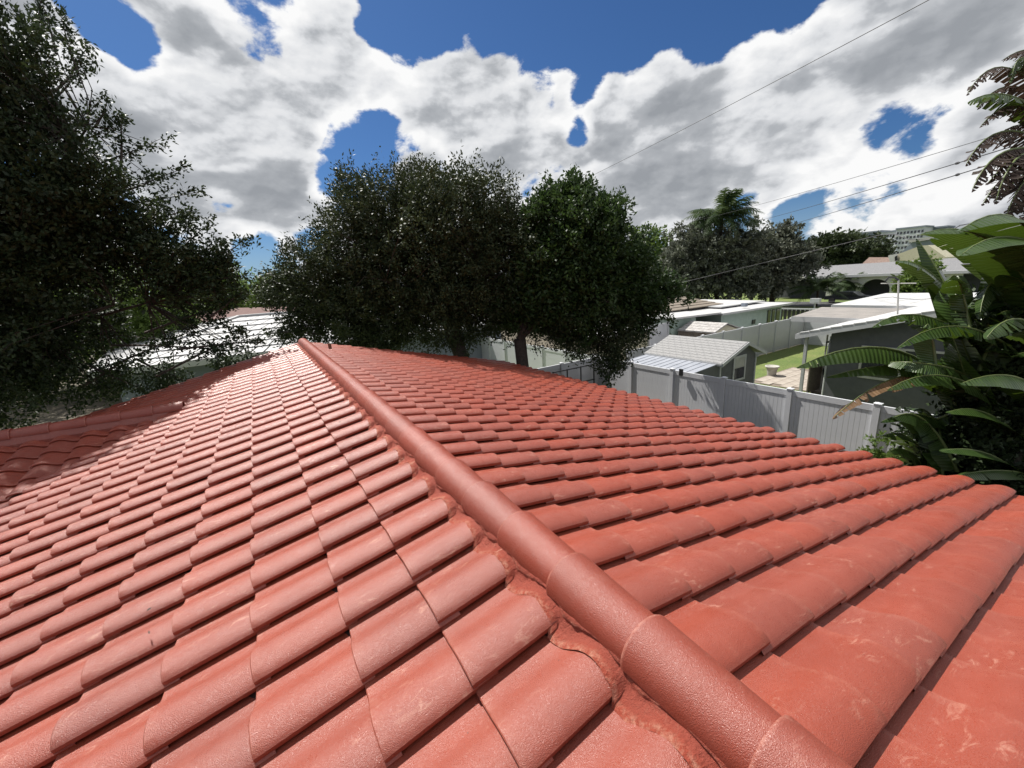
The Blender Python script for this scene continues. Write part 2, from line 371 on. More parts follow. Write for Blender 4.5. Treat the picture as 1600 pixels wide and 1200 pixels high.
# ------------------------------------------------------------------ builders
class MB:
    def __init__(s):
        s.v = []; s.f = []; s.m = []
    def box(s, x0, y0, z0, x1, y1, z1, mi=0):
        n = len(s.v)
        s.v += [(x0,y0,z0),(x1,y0,z0),(x1,y1,z0),(x0,y1,z0),(x0,y0,z1),(x1,y0,z1),(x1,y1,z1),(x0,y1,z1)]
        for q in ((0,3,2,1),(4,5,6,7),(0,1,5,4),(1,2,6,5),(2,3,7,6),(3,0,4,7)):
            s.f.append(tuple(n+i for i in q)); s.m.append(mi)
    def poly(s, pts, mi=0):
        n = len(s.v); s.v += [tuple(p) for p in pts]; s.f.append(tuple(range(n, n+len(pts)))); s.m.append(mi)
    def slab(s, pts, off, mi=0):
        """closed solid from a polygon and an offset vector"""
        n = len(s.v); k = len(pts); o = np.array(off)
        s.v += [tuple(p) for p in pts] + [tuple(np.array(p)+o) for p in pts]
        s.f.append(tuple(range(n, n+k))); s.f.append(tuple(range(n+2*k-1, n+k-1, -1))); s.m += [mi, mi]
        for i in range(k):
            j = (i+1) % k; s.f.append((n+j, n+i, n+k+i, n+k+j)); s.m.append(mi)
    def tube(s, pts, rad, sides=6, mi=0, cap=True):
        pts = [np.asarray(p, float) for p in pts]; n0 = len(s.v)
        if not hasattr(rad, '__len__'): rad = [rad]*len(pts)
        up = np.array([0.13, 0.21, 0.97])
        for i, p in enumerate(pts):
            t = pts[min(i+1, len(pts)-1)]-pts[max(i-1, 0)]; t = t/(np.linalg.norm(t)+1e-9)
            a = np.cross(t, up)
            if np.linalg.norm(a) < 0.1: a = np.cross(t, [1, 0, 0])
            a /= np.linalg.norm(a); b = np.cross(t, a)
            for k in range(sides):
                an = 2*math.pi*k/sides
                s.v.append(tuple(p+rad[i]*(math.cos(an)*a+math.sin(an)*b)))
        for i in range(len(pts)-1):
            for k in range(sides):
                k2 = (k+1) % sides
                s.f.append((n0+i*sides+k, n0+i*sides+k2, n0+(i+1)*sides+k2, n0+(i+1)*sides+k)); s.m.append(mi)
        if cap:
            s.f.append(tuple(n0+k for k in range(sides))[::-1]); s.m.append(mi)
            e = n0+(len(pts)-1)*sides; s.f.append(tuple(e+k for k in range(sides))); s.m.append(mi)
    def lathe(s, prof, c=(0, 0, 0), sides=16, mi=0):
        n0 = len(s.v)
        for r_, z_ in prof:
            for k in range(sides):
                a = 2*math.pi*k/sides; s.v.append((c[0]+r_*math.cos(a), c[1]+r_*math.sin(a), c[2]+z_))
        for i in range(len(prof)-1):
            for k in range(sides):
                k2 = (k+1) % sides
                s.f.append((n0+i*sides+k, n0+i*sides+k2, n0+(i+1)*sides+k2, n0+(i+1)*sides+k)); s.m.append(mi)
    def mesh(s, name, mats, smooth=False):
        me = bpy.data.meshes.new(name); me.from_pydata(s.v, [], s.f)
        for m in mats: me.materials.append(m)
        if len(mats) > 1: me.polygons.foreach_set('material_index', s.m)
        if smooth: me.polygons.foreach_set('use_smooth', [True]*len(s.f))
        me.update(); return me
    def build(s, name, mats, parent=None, smooth=False):
        if not isinstance(mats, (list, tuple)): mats = [mats]
        return link(name, s.mesh(name, mats, smooth), parent)

def link(name, me, parent=None):
    o = bpy.data.objects.new(name, me); COL.objects.link(o)
    if parent is not None:
        o.parent = parent
        # meshes are authored in world coordinates: undo the parent's placement
        o.matrix_parent_inverse = parent_inv(parent)
    return o
def parent_inv(p):
    m = Matrix.Identity(4); q = p; chain = []
    while q is not None:
        chain.append(q); q = q.parent
    for q in reversed(chain): m = m @ q.matrix_parent_inverse @ q.matrix_basis
    return m.inverted()
def thing(name, label, cat, loc=(0, 0, 0), group=None):
    o = bpy.data.objects.new(name, None); COL.objects.link(o)
    o.empty_display_size = 0.3; o.location = loc
    return tag(o, label, cat, group)
def tag(o, label=None, cat=None, group=None, kind=None):
    if label: o['label'] = label
    if cat: o['category'] = cat
    if group: o['group'] = group
    if kind: o['kind'] = kind
    return o

def quads_mesh(name, V, nper, mats, tint=None, smooth=False, faces=None, uv=None):
    """numpy mesh: V (n*nper,3); each group of nper verts is one face, or explicit faces array"""
    me = bpy.data.meshes.new(name)
    V = np.ascontiguousarray(V, dtype=np.float32)
    if faces is None: faces = np.arange(len(V), dtype=np.int32).reshape(-1, nper)
    nf, k = faces.shape
    me.vertices.add(len(V)); me.vertices.foreach_set('co', V.ravel())
    me.loops.add(nf*k); me.loops.foreach_set('vertex_index', faces.astype(np.int32).ravel())
    me.polygons.add(nf); me.polygons.foreach_set('loop_start', np.arange(0, nf*k, k, dtype=np.int32))
    try: me.polygons.foreach_set('loop_total', np.full(nf, k, dtype=np.int32))
    except Exception: pass
    if smooth: me.polygons.foreach_set('use_smooth', np.ones(nf, dtype=bool))
    for m in mats: me.materials.append(m)
    if tint is not None:
        a = me.attributes.new('tint', 'FLOAT', 'POINT'); a.data.foreach_set('value', np.ascontiguousarray(tint, dtype=np.float32))
    me.update(calc_edges=True)
    return me

# ================================================================== SETTING
G = -3.95
PITCH = 0.235
EXPO, WID = 0.34, 0.30365
cp_, sp_ = math.cos(PITCH), math.sin(PITCH)

mb = MB(); mb.poly([(-1500, -600, G-0.02), (1500, -600, G-0.02), (1500, 1800, G-0.02), (-1500, 1800, G-0.02)])
tag(mb.build('ground', MAT['dirt']), kind='structure')
def sheet(name, x0, y0, x1, y1, z, m):
    b = MB(); b.poly([(x0, y0, z), (x1, y0, z), (x1, y1, z), (x0, y1, z)]); return tag(b.build(name, m), kind='structure')
sheet('lawn', 10.9, -14, 30.0, 12.3, G+0.0, MAT['grass'])
sheet('lawn', 30.0, -60, 400, 300, G+0.0, MAT['grass'])
sheet('lawn', -60, 12.3, 10.9, 22, G+0.0, MAT['grass'])
sheet('road', 56.0, -80, 63.0, 160, G+0.012, MAT['asphalt'])
sheet('sidewalk', 50.5, -80, 52.0, 160, G+0.02, MAT['concrete'])
sheet('driveway', 44.0, 13.0, 56.0, 19.0, G+0.030, MAT['pink_drive'])
sheet('gravel_yard', 0, -8, 10.8, 12.2, G+0.004, MAT['dirt'])

# pavers of the neighbour's patio
pv = sheet('patio', 17.62, 6.3, 21.8, 9.65, G+0.012, MAT['paver_joint'])
pm = []
for v in range(4):
    b = MB(); a = 0.0
    b.box(0, 0, 0, 0.585, 0.385, 0.03); me_ = b.mesh('paver', [MAT['paver']]); pm.append(me_)
i = 0
yy = 6.32
while yy < 9.3:
    xx = 17.64 + (0.3 if i % 2 else 0)
    while xx < 21.2:
        o = bpy.data.objects.new('paver', pm[(i*3+int(xx*7)) % 4]); COL.objects.link(o); o.parent = pv
        o.location = (xx, yy, G+0.013+random.uniform(0, .004)); xx += 0.6
    yy += 0.4; i += 1

# ================================================================== THE TILED HOUSE
house = thing('tiled_house', 'low house under a freshly painted coral red barrel tile roof, seen from its own ridge', 'house', (0, 4, G))

NP = 15
def profile(t):
    """height of the tile surface above the roof plane for t = 0 (lip) .. 1 (pan)"""
    pan = -0.030
    pts = [(0.0, 0.000), (0.022, 0.0068), (0.06, 0.0140), (0.12, 0.0215), (0.20, 0.0275), (0.28, 0.0300), (0.36, 0.0290), (0.44, 0.0240), (0.51, 0.0165),
           (0.58, 0.0060), (0.65, -0.0060), (0.73, -0.0175), (0.82, -0.0260), (0.94, -0.0310), (1.09, -0.0330)]
    return pts
PROF = profile(0)
def tile_arrays(side, tint, jit):
    """one S tile; x = downslope distance (mirrored on the left slope), y across, z = normal"""
    L = EXPO+0.055
    xs = [0.0, 0.10, L-0.05, L-0.004, L]
    lift = 0.030
    T = np.array([p[0] for p in PROF])*WID; H = np.array([p[1] for p in PROF])
    V = []; sg = side
    warp = jit
    for k, x in enumerate(xs):
        base = -lift*(1-x/L)
        drop = 0.0035 if k == len(xs)-1 else 0.0
        hh = H + base - drop
        for y, h in zip(T, hh): V.append((sg*x, y, h + warp*math.sin(y*9+x*5)*0.0018))
    n = len(T); th = 0.018
    F = []
    for k in range(len(xs)-1):
        for j in range(n-1):
            q = (k*n+j, (k+1)*n+j, (k+1)*n+j+1, k*n+j+1)
            F.append(q if sg > 0 else q[::-1])
    # underside of lip and tail
    o = len(V)
    for x in (0.0, L-0.002):
        base = -lift*(1-x/L)
        for y, h in zip(T, H+base-th): V.append((sg*x, y+(0.004 if y == T[0] else 0), h))
    for j in range(n-1):
        q = (o+j, o+j+1, o+n+j+1, o+n+j); F.append(q if sg > 0 else q[::-1])
        q = ((len(xs)-1)*n+j, o+n+j, o+n+j+1, (len(xs)-1)*n+j+1); F.append(q if sg > 0 else q[::-1])
    q = (0, o, o+n, (len(xs)-1)*n)
    # side wall of the lip (fan over the length)
    for k in range(len(xs)-1):
        x0, x1 = xs[k], xs[k+1]
        V.append((sg*x0, T[0]+0.003, H[0]-lift*(1-x0/L)-0.019)); V.append((sg*x1, T[0]+0.003, H[0]-lift*(1-x1/L)-0.021))
        a = len(V)-2
        q = (k*n, a, a+1, (k+1)*n); F.append(q if sg > 0 else q[::-1])
    V = np.array(V, np.float32); F = np.array(F, np.int32)
    V[:, 0] -= sg*L             # origin at the tail
    return V, F
def smooth_angle(me, deg=38):
    me.polygons.foreach_set('use_smooth', np.ones(len(me.polygons), dtype=bool))
    try: me.set_sharp_from_angle(angle=RAD(deg))
    except Exception: pass
NVAR = 10
tvar = {}
for sg in (-1, 1):
    for k in range(NVAR):
        V, F = tile_arrays(sg, 0, random.uniform(-1, 1))
        tvar[(sg, k)] = (V, F)
tmesh = {}
for key, (V, F) in tvar.items():
    tt = (key[1]*0.618) % 1.0
    me = quads_mesh('roof_tile', V, 4, [MAT['tile']], tint=np.full(len(V), tt), faces=F); smooth_angle(me)
    eg = np.zeros(len(V), np.float32); nT = len(PROF); eg[3*nT:5*nT] = 0.28; eg[0:5*nT:nT] = 0.35
    a_ = me.attributes.new('edge', 'FLOAT', 'POINT'); a_.data.foreach_set('value', eg)
    tmesh[key] = me

y0L, y0R, d0L, d0R = 0.97854, 0.21583, 1.3716*EXPO, 1.3388*EXPO
CR_Y, CR_Z, CR_S = 8.12, -0.575, 0.165      # cross gable ridge
def cross_z(y): return CR_Z - CR_S*abs(CR_Y-y)
places = []
for sg, y0, d0 in ((-1, y0L, d0L), (1, y0R, d0R)):
    kmax = int((11.32-y0)/WID)
    for k in range(-12, kmax+1):
        for c in range(-1, 17):
            d = d0 + c*EXPO
            if sg < 0 and c == 0: d += 0.02
            if sg < 0 and c == 1: d -= 0.012
            if d < 0.25: continue
            y = y0+k*WID
            x = sg*d*cp_; z = -d*sp_
            if sg < 0:
                dm = d-EXPO*0.5
                if cross_z(y+0.15) > -dm*sp_+0.02 and y < 15 and abs(dm) > 2.2: 
                    if y+0.15 < CR_Y + (dm*sp_-0.5)/CR_S+0.2: continue
            places.append([sg, x, y, z, k, c])
rot_of = {1: Matrix.Rotation(PITCH, 4, 'Y'), -1: Matrix.Rotation(-PITCH, 4, 'Y')}
def seen_area(P):
    u, v, zz = to_px(P)
    if zz < 0.2 or u < -60 or u > 1660 or v > 1290 or v < 0: return 0
    return 1/(zz*zz)*max(0.15, 1/zz)
areas = np.array([seen_area((p[1], p[2]+0.15, p[3])) for p in places])
order = np.argsort(-areas)
SINGLE = set(order[:290].tolist())
fieldV, fieldF, fieldT, cnt = [], [], [], 0
def emit(mtx, V, F, tint):
    global cnt
    R = np.array(mtx.to_3x3()); t = np.array(mtx.translation)
    fieldV.append(V@R.T+t); fieldF.append(F+cnt); fieldT.append(np.full(len(V), tint)); cnt += len(V)
for i, (sg, x, y, z, k, c) in enumerate(places):
    var = random.randrange(NVAR)
    rt = rot_of[sg] @ Matrix.Rotation(RAD(random.gauss(0, 0.4)), 4, 'Z') @ Matrix.Rotation(RAD(random.gauss(0, 0.25)), 4, 'X')
    m4 = Matrix.Translation((x+random.gauss(0, .0032), y+random.gauss(0, .0018), z+random.gauss(0, .0016))) @ rt
    if i in SINGLE:
        o = bpy.data.objects.new('roof_tile', tmesh[(sg, var)]); COL.objects.link(o); o.parent = house
        o.matrix_parent_inverse = parent_inv(house); o.matrix_basis = m4
    else:
        V, F = tvar[(sg, var)]; emit(m4, V, F, random.random())
# cross gable: barrels run along Y, both slopes
cpitch = math.atan(CR_S)
for sy in (-1, 1):
    for j in range(0, 26):
        for c in range(0, 13):
            d = 0.30 + c*EXPO
            x = -2.36 - j*WID - (0.0 if sy < 0 else WID)
            y = CR_Y + sy*d*math.cos(cpitch); z = CR_Z - d*math.sin(cpitch)
            ym = CR_Y + sy*(d-0.17)
            if sy > 0 and y > 11.4: continue
            mainz = -abs(x+0.0)*math.tan(PITCH)
            if cross_z(ym) < mainz - 0.015: continue
            V, F = tvar[(1, j % NVAR)]
            R1 = Matrix.Rotation(cpitch, 4, 'Y')
            R2 = Matrix.Rotation(RAD(-90 if sy < 0 else 90), 4, 'Z')
            m4 = Matrix.Translation((x, y, z)) @ R2 @ R1
            emit(m4, V, F, random.random())
me = quads_mesh('roof_tiles', np.concatenate(fieldV), 4, [MAT['tile']], tint=np.concatenate(fieldT), faces=np.concatenate(fieldF)); smooth_angle(me)
o = link('roof_tiles', me, house); o['kind'] = 'stuff'

# ridge caps
def cap_mesh(r_near, r_far, L, tint, axis='Y', th=0.014):
    n = 17; V = []; F = []
    ys = [0, L*0.5, L-0.012, L-0.004, L]
    for i, y in enumerate(ys):
        r_ = r_near+(r_far-r_near)*(y/L)
        if i == 0: r_ -= 0.0
        if i == len(ys)-1: r_ -= 0.003
        for k in range(n):
            a = RAD(-8)+k*RAD(196)/(n-1)
            V.append((r_*math.cos(a), y, r_*math.sin(a)*0.96))
    for i in range(len(ys)-1):
        for k in range(n-1):
            F.append((i*n+k, i*n+k+1, (i+1)*n+k+1, (i+1)*n+k)[::-1])
    for yy_, rr_, flip in ((L, r_far-0.003, False), (0, r_near, True)):
        o_ = len(V)
        for k in range(n):
            a = RAD(-8)+k*RAD(196)/(n-1)
            V.append((rr_*math.cos(a), yy_, rr_*math.sin(a)*0.96)); V.append(((rr_-th)*math.cos(a), yy_, (rr_-th)*math.sin(a)*0.96))
        for k in range(n-1):
            q = (o_+2*k, o_+2*k+1, o_+2*k+3, o_+2*k+2); F.append(q if not flip else q[::-1])
    V = np.array(V, np.float32)
    me = quads_mesh('ridge_cap', V, 4, [MAT['cap']], tint=np.full(len(V), tint), faces=np.array(F, np.int32)); smooth_angle(me, 40)
    eg = np.zeros(len(V), np.float32); eg[(len(ys)-3)*n+n:len(ys)*n] = 1.0
    a_ = me.attributes.new('edge', 'FLOAT', 'POINT'); a_.data.foreach_set('value', eg)
    return me
capm = [cap_mesh(0.0925, 0.1105, 0.43, t_) for t_ in (0.2, 0.45, 0.6, 0.8)]
k = -9
while True:
    y1 = 0.32+0.375*k      # far (raised) end of this cap
    if y1 > 11.45: break
    o = bpy.data.objects.new('ridge_cap', capm[k % 4]); COL.objects.link(o); o.parent = house
    o.matrix_parent_inverse = parent_inv(house)
    o.matrix_basis = Matrix.Translation((random.gauss(0, .0015), y1-0.43, 0.0+random.gauss(0, .001))) @ Matrix.Rotation(RAD(random.gauss(0, .25)), 4, 'Z')
    k += 1
# end closure of the ridge
mb = MB(); pts = [(0.098*math.cos(a), 11.30, 0.094*math.sin(a)) for a in np.linspace(RAD(-8), RAD(188), 15)]
mb.slab(pts, (0, -0.03, 0)); mb.build('ridge_end', MAT['cap'], house)
# caps on the cross gable ridge
k = 0
while k < 24:
    x1 = -2.02-0.375*k
    o = bpy.data.objects.new('ridge_cap', capm[k % 4]); COL.objects.link(o); o.parent = house
    o.matrix_parent_inverse = parent_inv(house)
    o.matrix_basis = Matrix.Translation((x1-0.43-0.08, CR_Y, CR_Z+0.075)) @ Matrix.Rotation(RAD(-90), 4, 'Z')
    k += 1

# mortar bedding under the ridge caps, following the tile waves
def surf_h(y, y0, lip=True):
    t = ((y-y0)/WID) % 1.0
    xs = [p[0] for p in PROF]; hs = [p[1] for p in PROF]
    return float(np.interp(t, xs, hs))
from mathutils import noise as mnoise
for sg, y0 in ((-1, y0L), (1, y0R)):
    V = []; F = []; TT = []; ys = np.arange(-3.2, 11.3, WID/26); nr = 11
    for y in ys:
        nz = mnoise.noise(Vector((y*6.0, sg*3.0, 0.5))); nz2 = mnoise.noise(Vector((y*23.0, sg*3.0, 2.5)))
        h = surf_h(y, y0)
        dm = 0.150 - 0.024*(h/0.034) + 0.006*nz + 0.005*nz2
        zb = h - 0.017
        foot = np.array([sg*(dm*cp_+zb*sp_), y, -dm*sp_+zb*cp_-0.003])
        top = np.array([sg*(0.090+0.004*nz2), y, 0.006+0.005*nz])
        for i_ in range(nr):
            t = i_/(nr-1)
            p = foot*(1-t)+top*t
            cave = -0.013*math.sin(t*math.pi)
            if i_ == 0: p = foot + np.array([sg*0.020, 0, -0.0075])
            if i_ == 1: p = foot + np.array([sg*0.009, 0, 0.001]); cave = 0
            r3 = mnoise.noise(Vector((y*40.0, t*6, sg*1.0)))*0.003 + mnoise.noise(Vector((y*15.0, t*2.5, sg*4.0)))*0.004
            bead = (0.010+0.006*nz2)*math.exp(-((t-0.70-0.07*nz)/0.09)**2)
            V.append((p[0]+sg*(cave+r3+bead), y, p[2]+cave*0.5+r3*0.6)); TT.append(1.0 if i_ <= 1 else (0.85 if abs(t-.7) < .1 else 0.35))
    n = nr
    for i_ in range(len(ys)-1):
        for j in range(n-1):
            q = (i_*n+j, (i_+1)*n+j, (i_+1)*n+j+1, i_*n+j+1); F.append(q if sg < 0 else q[::-1])
    V = np.array(V, np.float32)
    me = quads_mesh('mortar', V, 4, [MAT['mortar']], tint=np.array(TT), faces=np.array(F, np.int32)[:, ::-1], smooth=True)
    link('mortar', me, house)
# mortar under the cross ridge
mb = MB()
for sy in (-1, 1):
    mb.slab([(-2.25, CR_Y+sy*0.085, CR_Z+0.08), (-11, CR_Y+sy*0.085, CR_Z+0.08), (-11, CR_Y+sy*0.14, CR_Z-0.02), (-2.4, CR_Y+sy*0.14, CR_Z-0.02)], (0, 0, -0.06))
mb.build('mortar', MAT['cap'], house)

# roof deck, rakes, fascia and walls
EV = 17.0*EXPO
mb = MB()
for sg in (-1, 1):
    a = [(0, -4, -0.06), (sg*EV*cp_, -4, -EV*sp_-0.06), (sg*EV*cp_, 11.27, -EV*sp_-0.06), (0, 11.27, -0.06)]
    mb.slab(a, (0, 0, -0.03))
mb.build('roof_deck', MAT['deck'], house)
mb = MB()
for sg in (-1, 1):
    mb.slab([(sg*0.002, 11.285, 0.0), (sg*EV*cp_, 11.285, -EV*sp_), (sg*EV*cp_, 11.285, -EV*sp_-0.2), (sg*0.002, 11.285, -0.2)], (0, 0.04, 0))
    mb.slab([(sg*(EV*cp_-0.03), -4, -EV*sp_-0.10), (sg*(EV*cp_-0.03), 11.26, -EV*sp_-0.10), (sg*(EV*cp_-0.03), 11.26, -EV*sp_-0.28), (sg*(EV*cp_-0.03), -4, -EV*sp_-0.28)], (sg*0.03, 0, 0))
mb.build('fascia', MAT['fascia'], house)
mb = MB()
mb.box(-5.2, -4, G, 5.2, 10.8, -1.42)
mb.slab([(-5.2, 10.8, -1.42), (5.2, 10.8, -1.42), (0, 10.8, -0.17)], (0, -0.2, 0))
mb.box(-12, 4.2, G, -5.2, 10.8, -1.55)
mb.build('wall', MAT['stucco'], house)
mb = MB()
mb.slab([(-2.0, CR_Y, CR_Z-0.06), (-11, CR_Y, CR_Z-0.06), (-11, CR_Y-4.3, CR_Z-0.06-4.3*CR_S), (-7.2, CR_Y-4.3, CR_Z-0.06-4.3*CR_S)], (0, 0, -0.03))
mb.slab([(-2.2, CR_Y, CR_Z-0.065), (-2.2, 11.2, CR_Z-0.065-3.1*CR_S), (-11, 11.2, CR_Z-0.065-3.1*CR_S), (-11, CR_Y, CR_Z-0.065)], (0, 0, -0.03))
mb.build('cross_gable_deck', MAT['deck'], house)
# vent pipe near the ridge end
mb = MB(); P0 = np.array([0.42, 9.9, -0.1])
mb.tube([P0+(0, 0, -0.08), P0+(0, 0, 0.14)], 0.035, 12); mb.build('vent_pipe', MAT['rust'], house, smooth=False)

# ================================================================== FENCES
def board_mesh(width, z0, z1, th, name):
    b = MB(); b.box(0.0025, -th/2, z0, width-0.0025, th/2, z1); return b.mesh(name, [MAT['vinyl']])
def vinyl_fence(name, label, p0, p1, n, h=1.83, face=1, board=0.105, boards=True, ends=True):
    """n panels between two points; each board, rail and post is a part"""
    p0 = np.array(p0, float); p1 = np.array(p1, float)
    t = thing(name, label, 'fence', (p0[0], p0[1], G))
    d = (p1-p0)/n; L = np.linalg.norm(d); ang = math.atan2(d[1], d[0])
    def place(nm, me, s, z=0.0, cross=0.0):
        o = bpy.data.objects.new(nm, me); COL.objects.link(o); o.parent = t
        o.matrix_basis = Matrix.Rotation(ang, 4, 'Z') @ Matrix.Translation((s, cross, z))
        return o
    pb = MB(); q = 0.0635
    pb.box(-q, -q, 0, q, q, h+0.04); pb.box(-q-.012, -q-.012, h+0.041, q+.012, q+.012, h+0.058)
    nb = len(pb.v); pb.v += [(-q, -q, h+.059), (q, -q, h+.059), (q, q, h+.059), (-q, q, h+.059), (0, 0, h+.085)]
    for i_ in range(4): pb.f.append((nb+i_, nb+(i_+1) % 4, nb+4)); pb.m.append(0)
    post = pb.mesh('fence_post', [MAT['vinyl']])
    rb = MB(); rb.box(q+.002, -.026, 0, L-q-.002, .026, .15); rail = rb.mesh('top_rail', [MAT['vinyl']])
    nbd = max(1, int(round((L-2*q)/board))); bw = (L-2*q-.004)/nbd
    bm = board_mesh(bw, .17, h-.13, .022, 'fence_board')
    pmsh = MB(); pmsh.box(q+.002, -.011, .17, L-q-.002, .011, h-.13); pmsh = pmsh.mesh('fence_panel', [MAT['vinyl']])
    for i_ in range(n+1):
        if not ends and i_ in (0, n): continue
        place('fence_post', post, i_*L)
    for i_ in range(n):
        place('top_rail', rail, i_*L, h-.14); place('bottom_rail', rail, i_*L, .03)
        if boards:
            for k_ in range(nbd): place('fence_board', bm, i_*L+q+.002+k_*bw)
        else: place('fence_panel', pmsh, i_*L)
    return t
# property line fence beside our house (along Y) and the rear line (along X)
vinyl_fence('vinyl_fence', 'white vinyl privacy fence with square capped posts running beside the coral tile roof', (10.85, 12.3), (10.85, -4.17), 9)
vinyl_fence('vinyl_fence', 'white vinyl fence line behind the grey shed, leading to the flat roofed patio cover', (12.7, 12.3), (28.9, 12.3), 9, boards=False)
vinyl_fence('vinyl_fence', 'short shaded white fence right of the leaning tree trunk, behind a black gate', (10.72, 12.3), (5.4, 12.3), 3, boards=False)
vinyl_fence('vinyl_fence', 'dappled pale fence standing behind the middle tree trunk', (10.9, 12.6), (10.9, 25.4), 7)
vinyl_fence('vinyl_fence', 'short white vinyl fence return at the corner by the patio cover', (28.9, 12.25), (28.9, 10.4), 1, boards=False)
# black gate / trellis against the rear fence
gt = thing('iron_gate', 'black iron gate panel with square bars standing before the shaded white fence', 'gate', (8.4, 12.0, G))
mb = MB()
gx0, gx1 = 8.35, 10.45
for zz in (-2.32, -2.95, -3.8): mb.box(gx0, 12.02, zz-.02, gx1, 12.06, zz+.02)
mb.build('gate_rail', MAT['dark_metal'], gt)
for k in range(4):
    xx = gx0+(gx1-gx0)*k/3
    b = MB(); b.box(xx-.02, 12.065, G, xx+.02, 12.10, -2.3); b.build('gate_bar', MAT['dark_metal'], gt)
# little electrical box on the fence
b = MB(); p = at_x(1065, 582, 10.78); b.box(10.72, p[1]-.06, p[2]-.1, 10.784, p[1]+.06, p[2]+.12)
tag(b.build('fence_lamp', MAT['dark_metal']), 'small dark solar lamp on top of a fence post by the lean-to roof', 'lamp')

# ================================================================== GREY SHED
shed = thing('garden_shed', 'grey sided garden shed with pale shingle gable roof, lean-to and one white framed window', 'shed', (14.1, 9.7, G))
sx0, sx1, sy0, sy1 = 12.97, 15.36, 8.23, 11.35
ez, rz, rx = -2.09, -1.56, 14.42
# siding boards, each one lapped over the next on the gable wall
zb = G+0.05; k = 0
while zb < rz-0.06:
    zt = zb+0.19
    def half(z):
        if z <= ez-0.05: return sx0, sx1
        f = (z-(ez-0.05))/(rz-0.05-(ez-0.05)); return sx0+(rx-sx0)*f, sx1-(sx1-rx)*f
    a0, a1 = half(zb); b0, b1 = half(min(zt, rz-0.05))
    b = MB(); b.slab([(a0, sy0, zb), (a1, sy0, zb), (b1, sy0+.016, zt), (b0, sy0+.016, zt)], (0, 0.012, 0)); b.build('siding_board', MAT['shed_wall'], shed)
    zb += 0.178; k += 1
mb = MB(); mb.box(sx0+.01, sy0+.03, G, sx1-.01, sy1, ez-.06)
mb.slab([(sx0+.01, sy0+.031, ez-.06), (sx1-.01, sy0+.031, ez-.06), (rx, sy0+.031, rz-.07)], (0, sy1-sy0-.05, 0)); mb.build('wall', MAT['shed_wall'], shed)
mb = MB()
for xx in (sx0-.02, sx1-.05): mb.box(xx, sy0-.02, G, xx+.07, sy0+.02, ez-.08)
mb.build('corner_trim', MAT['trim'], shed)
# roof slopes with shingle courses
def shingle_slope(parent, xe, ze, xr, zr, ya, yb, mat, courses, piece, name='shingle', th=0.008):
    """slope from eave (xe,ze) up to ridge (xr,zr) running along Y; every shingle its own part"""
    ex = np.array([xr-xe, 0, zr-ze]); L = np.linalg.norm(ex); u = ex/L; nrm = np.array([-u[2], 0, u[0]]) if u[0] > 0 else np.array([u[2], 0, -u[0]])
    cl = L/courses; msh = {}
    npc = int(round((yb-ya)/piece)); w_ = (yb-ya)/npc
    for c in range(courses):
        off = (c % 2)*0.5*w_
        for j in range(-1, npc+1):
            y0_ = max(ya, ya+j*w_+off); y1_ = min(yb, y0_+w_ if j >= 0 else ya+off)
            if y1_-y0_ < 0.02: continue
            key = (round(y1_-y0_, 3))
            if key not in msh:
                b = MB(); a_ = np.zeros(3); p_ = [np.array([0, 0.002, 0])+nrm*(th*2), np.array([0, key-0.002, 0])+nrm*(th*2), np.array([0, key-0.002, 0])+u*(cl*1.02)+nrm*th*0.9, np.array([0, 0.002, 0])+u*(cl*1.02)+nrm*th*0.9]
                b.slab(p_, -nrm*th); msh[key] = b.mesh(name, [mat])
            o = bpy.data.objects.new(name, msh[key]); COL.objects.link(o); o.parent = parent; o.matrix_parent_inverse = parent_inv(parent)
            p = np.array([xe, y0_, ze])+u*(c*cl)+nrm*random.uniform(0, .002); o.location = p
shingle_slope(shed, 12.80, ez-.04, rx, rz, 8.08, 11.5, MAT['shingle'], 9, 0.31)
mb = MB()
mb.slab([(12.80, 8.08, ez-.045), (rx, 8.08, rz-.005), (rx, 11.5, rz-.005), (12.80, 11.5, ez-.045)], (0, 0, -.05))
mb.slab([(rx+.002, 8.08, rz-.005), (15.75, 8.08, ez-.02), (15.75, 11.5, ez-.02), (rx+.002, 11.5, rz-.005)], (0, 0, -.05)); mb.build('roof', MAT['shingle'], shed)
mb = MB()
mb.slab([(12.79, 8.05, ez-.03), (rx, 8.05, rz+.012), (15.76, 8.05, ez-.0), (15.76, 8.05, ez-.13), (rx, 8.05, rz-.11), (12.79, 8.05, ez-.16)], (0, -0.025, 0))
mb.box(12.765, 8.05, ez-.16, 12.788, 11.5, ez-.035)
mb.build('roof_trim', MAT['trim'], shed)
# window
wx0, wx1, wz0, wz1 = 13.79, 14.62, -3.02, -2.05
wf = MB()
for a in ((wx0, wz0, wx1, wz0+.08), (wx0, wz1-.08, wx1, wz1), (wx0, wz0+.08, wx0+.08, wz1-.08), (wx1-.08, wz0+.08, wx1, wz1-.08)): wf.box(a[0], sy0-.035, a[1], a[2], sy0-.004, a[3])
win = wf.build('window', MAT['trim'], shed)
b = MB(); b.box(wx0+.08, sy0-.02, wz0+.08, wx1-.08, sy0-.006, (wz0+wz1)/2-.015); b.build('pane', MAT['glass'], win)
b = MB(); b.box(wx0+.08, sy0-.02, (wz0+wz1)/2+.015, wx1-.08, sy0-.006, wz1-.08); b.build('blind', MAT['concrete'], win)
b = MB(); b.box(wx0+.08, sy0-.03, (wz0+wz1)/2-.014, wx1-.08, sy0-.006, (wz0+wz1)/2+.014); b.build('sash_bar', MAT['dark_metal'], win)
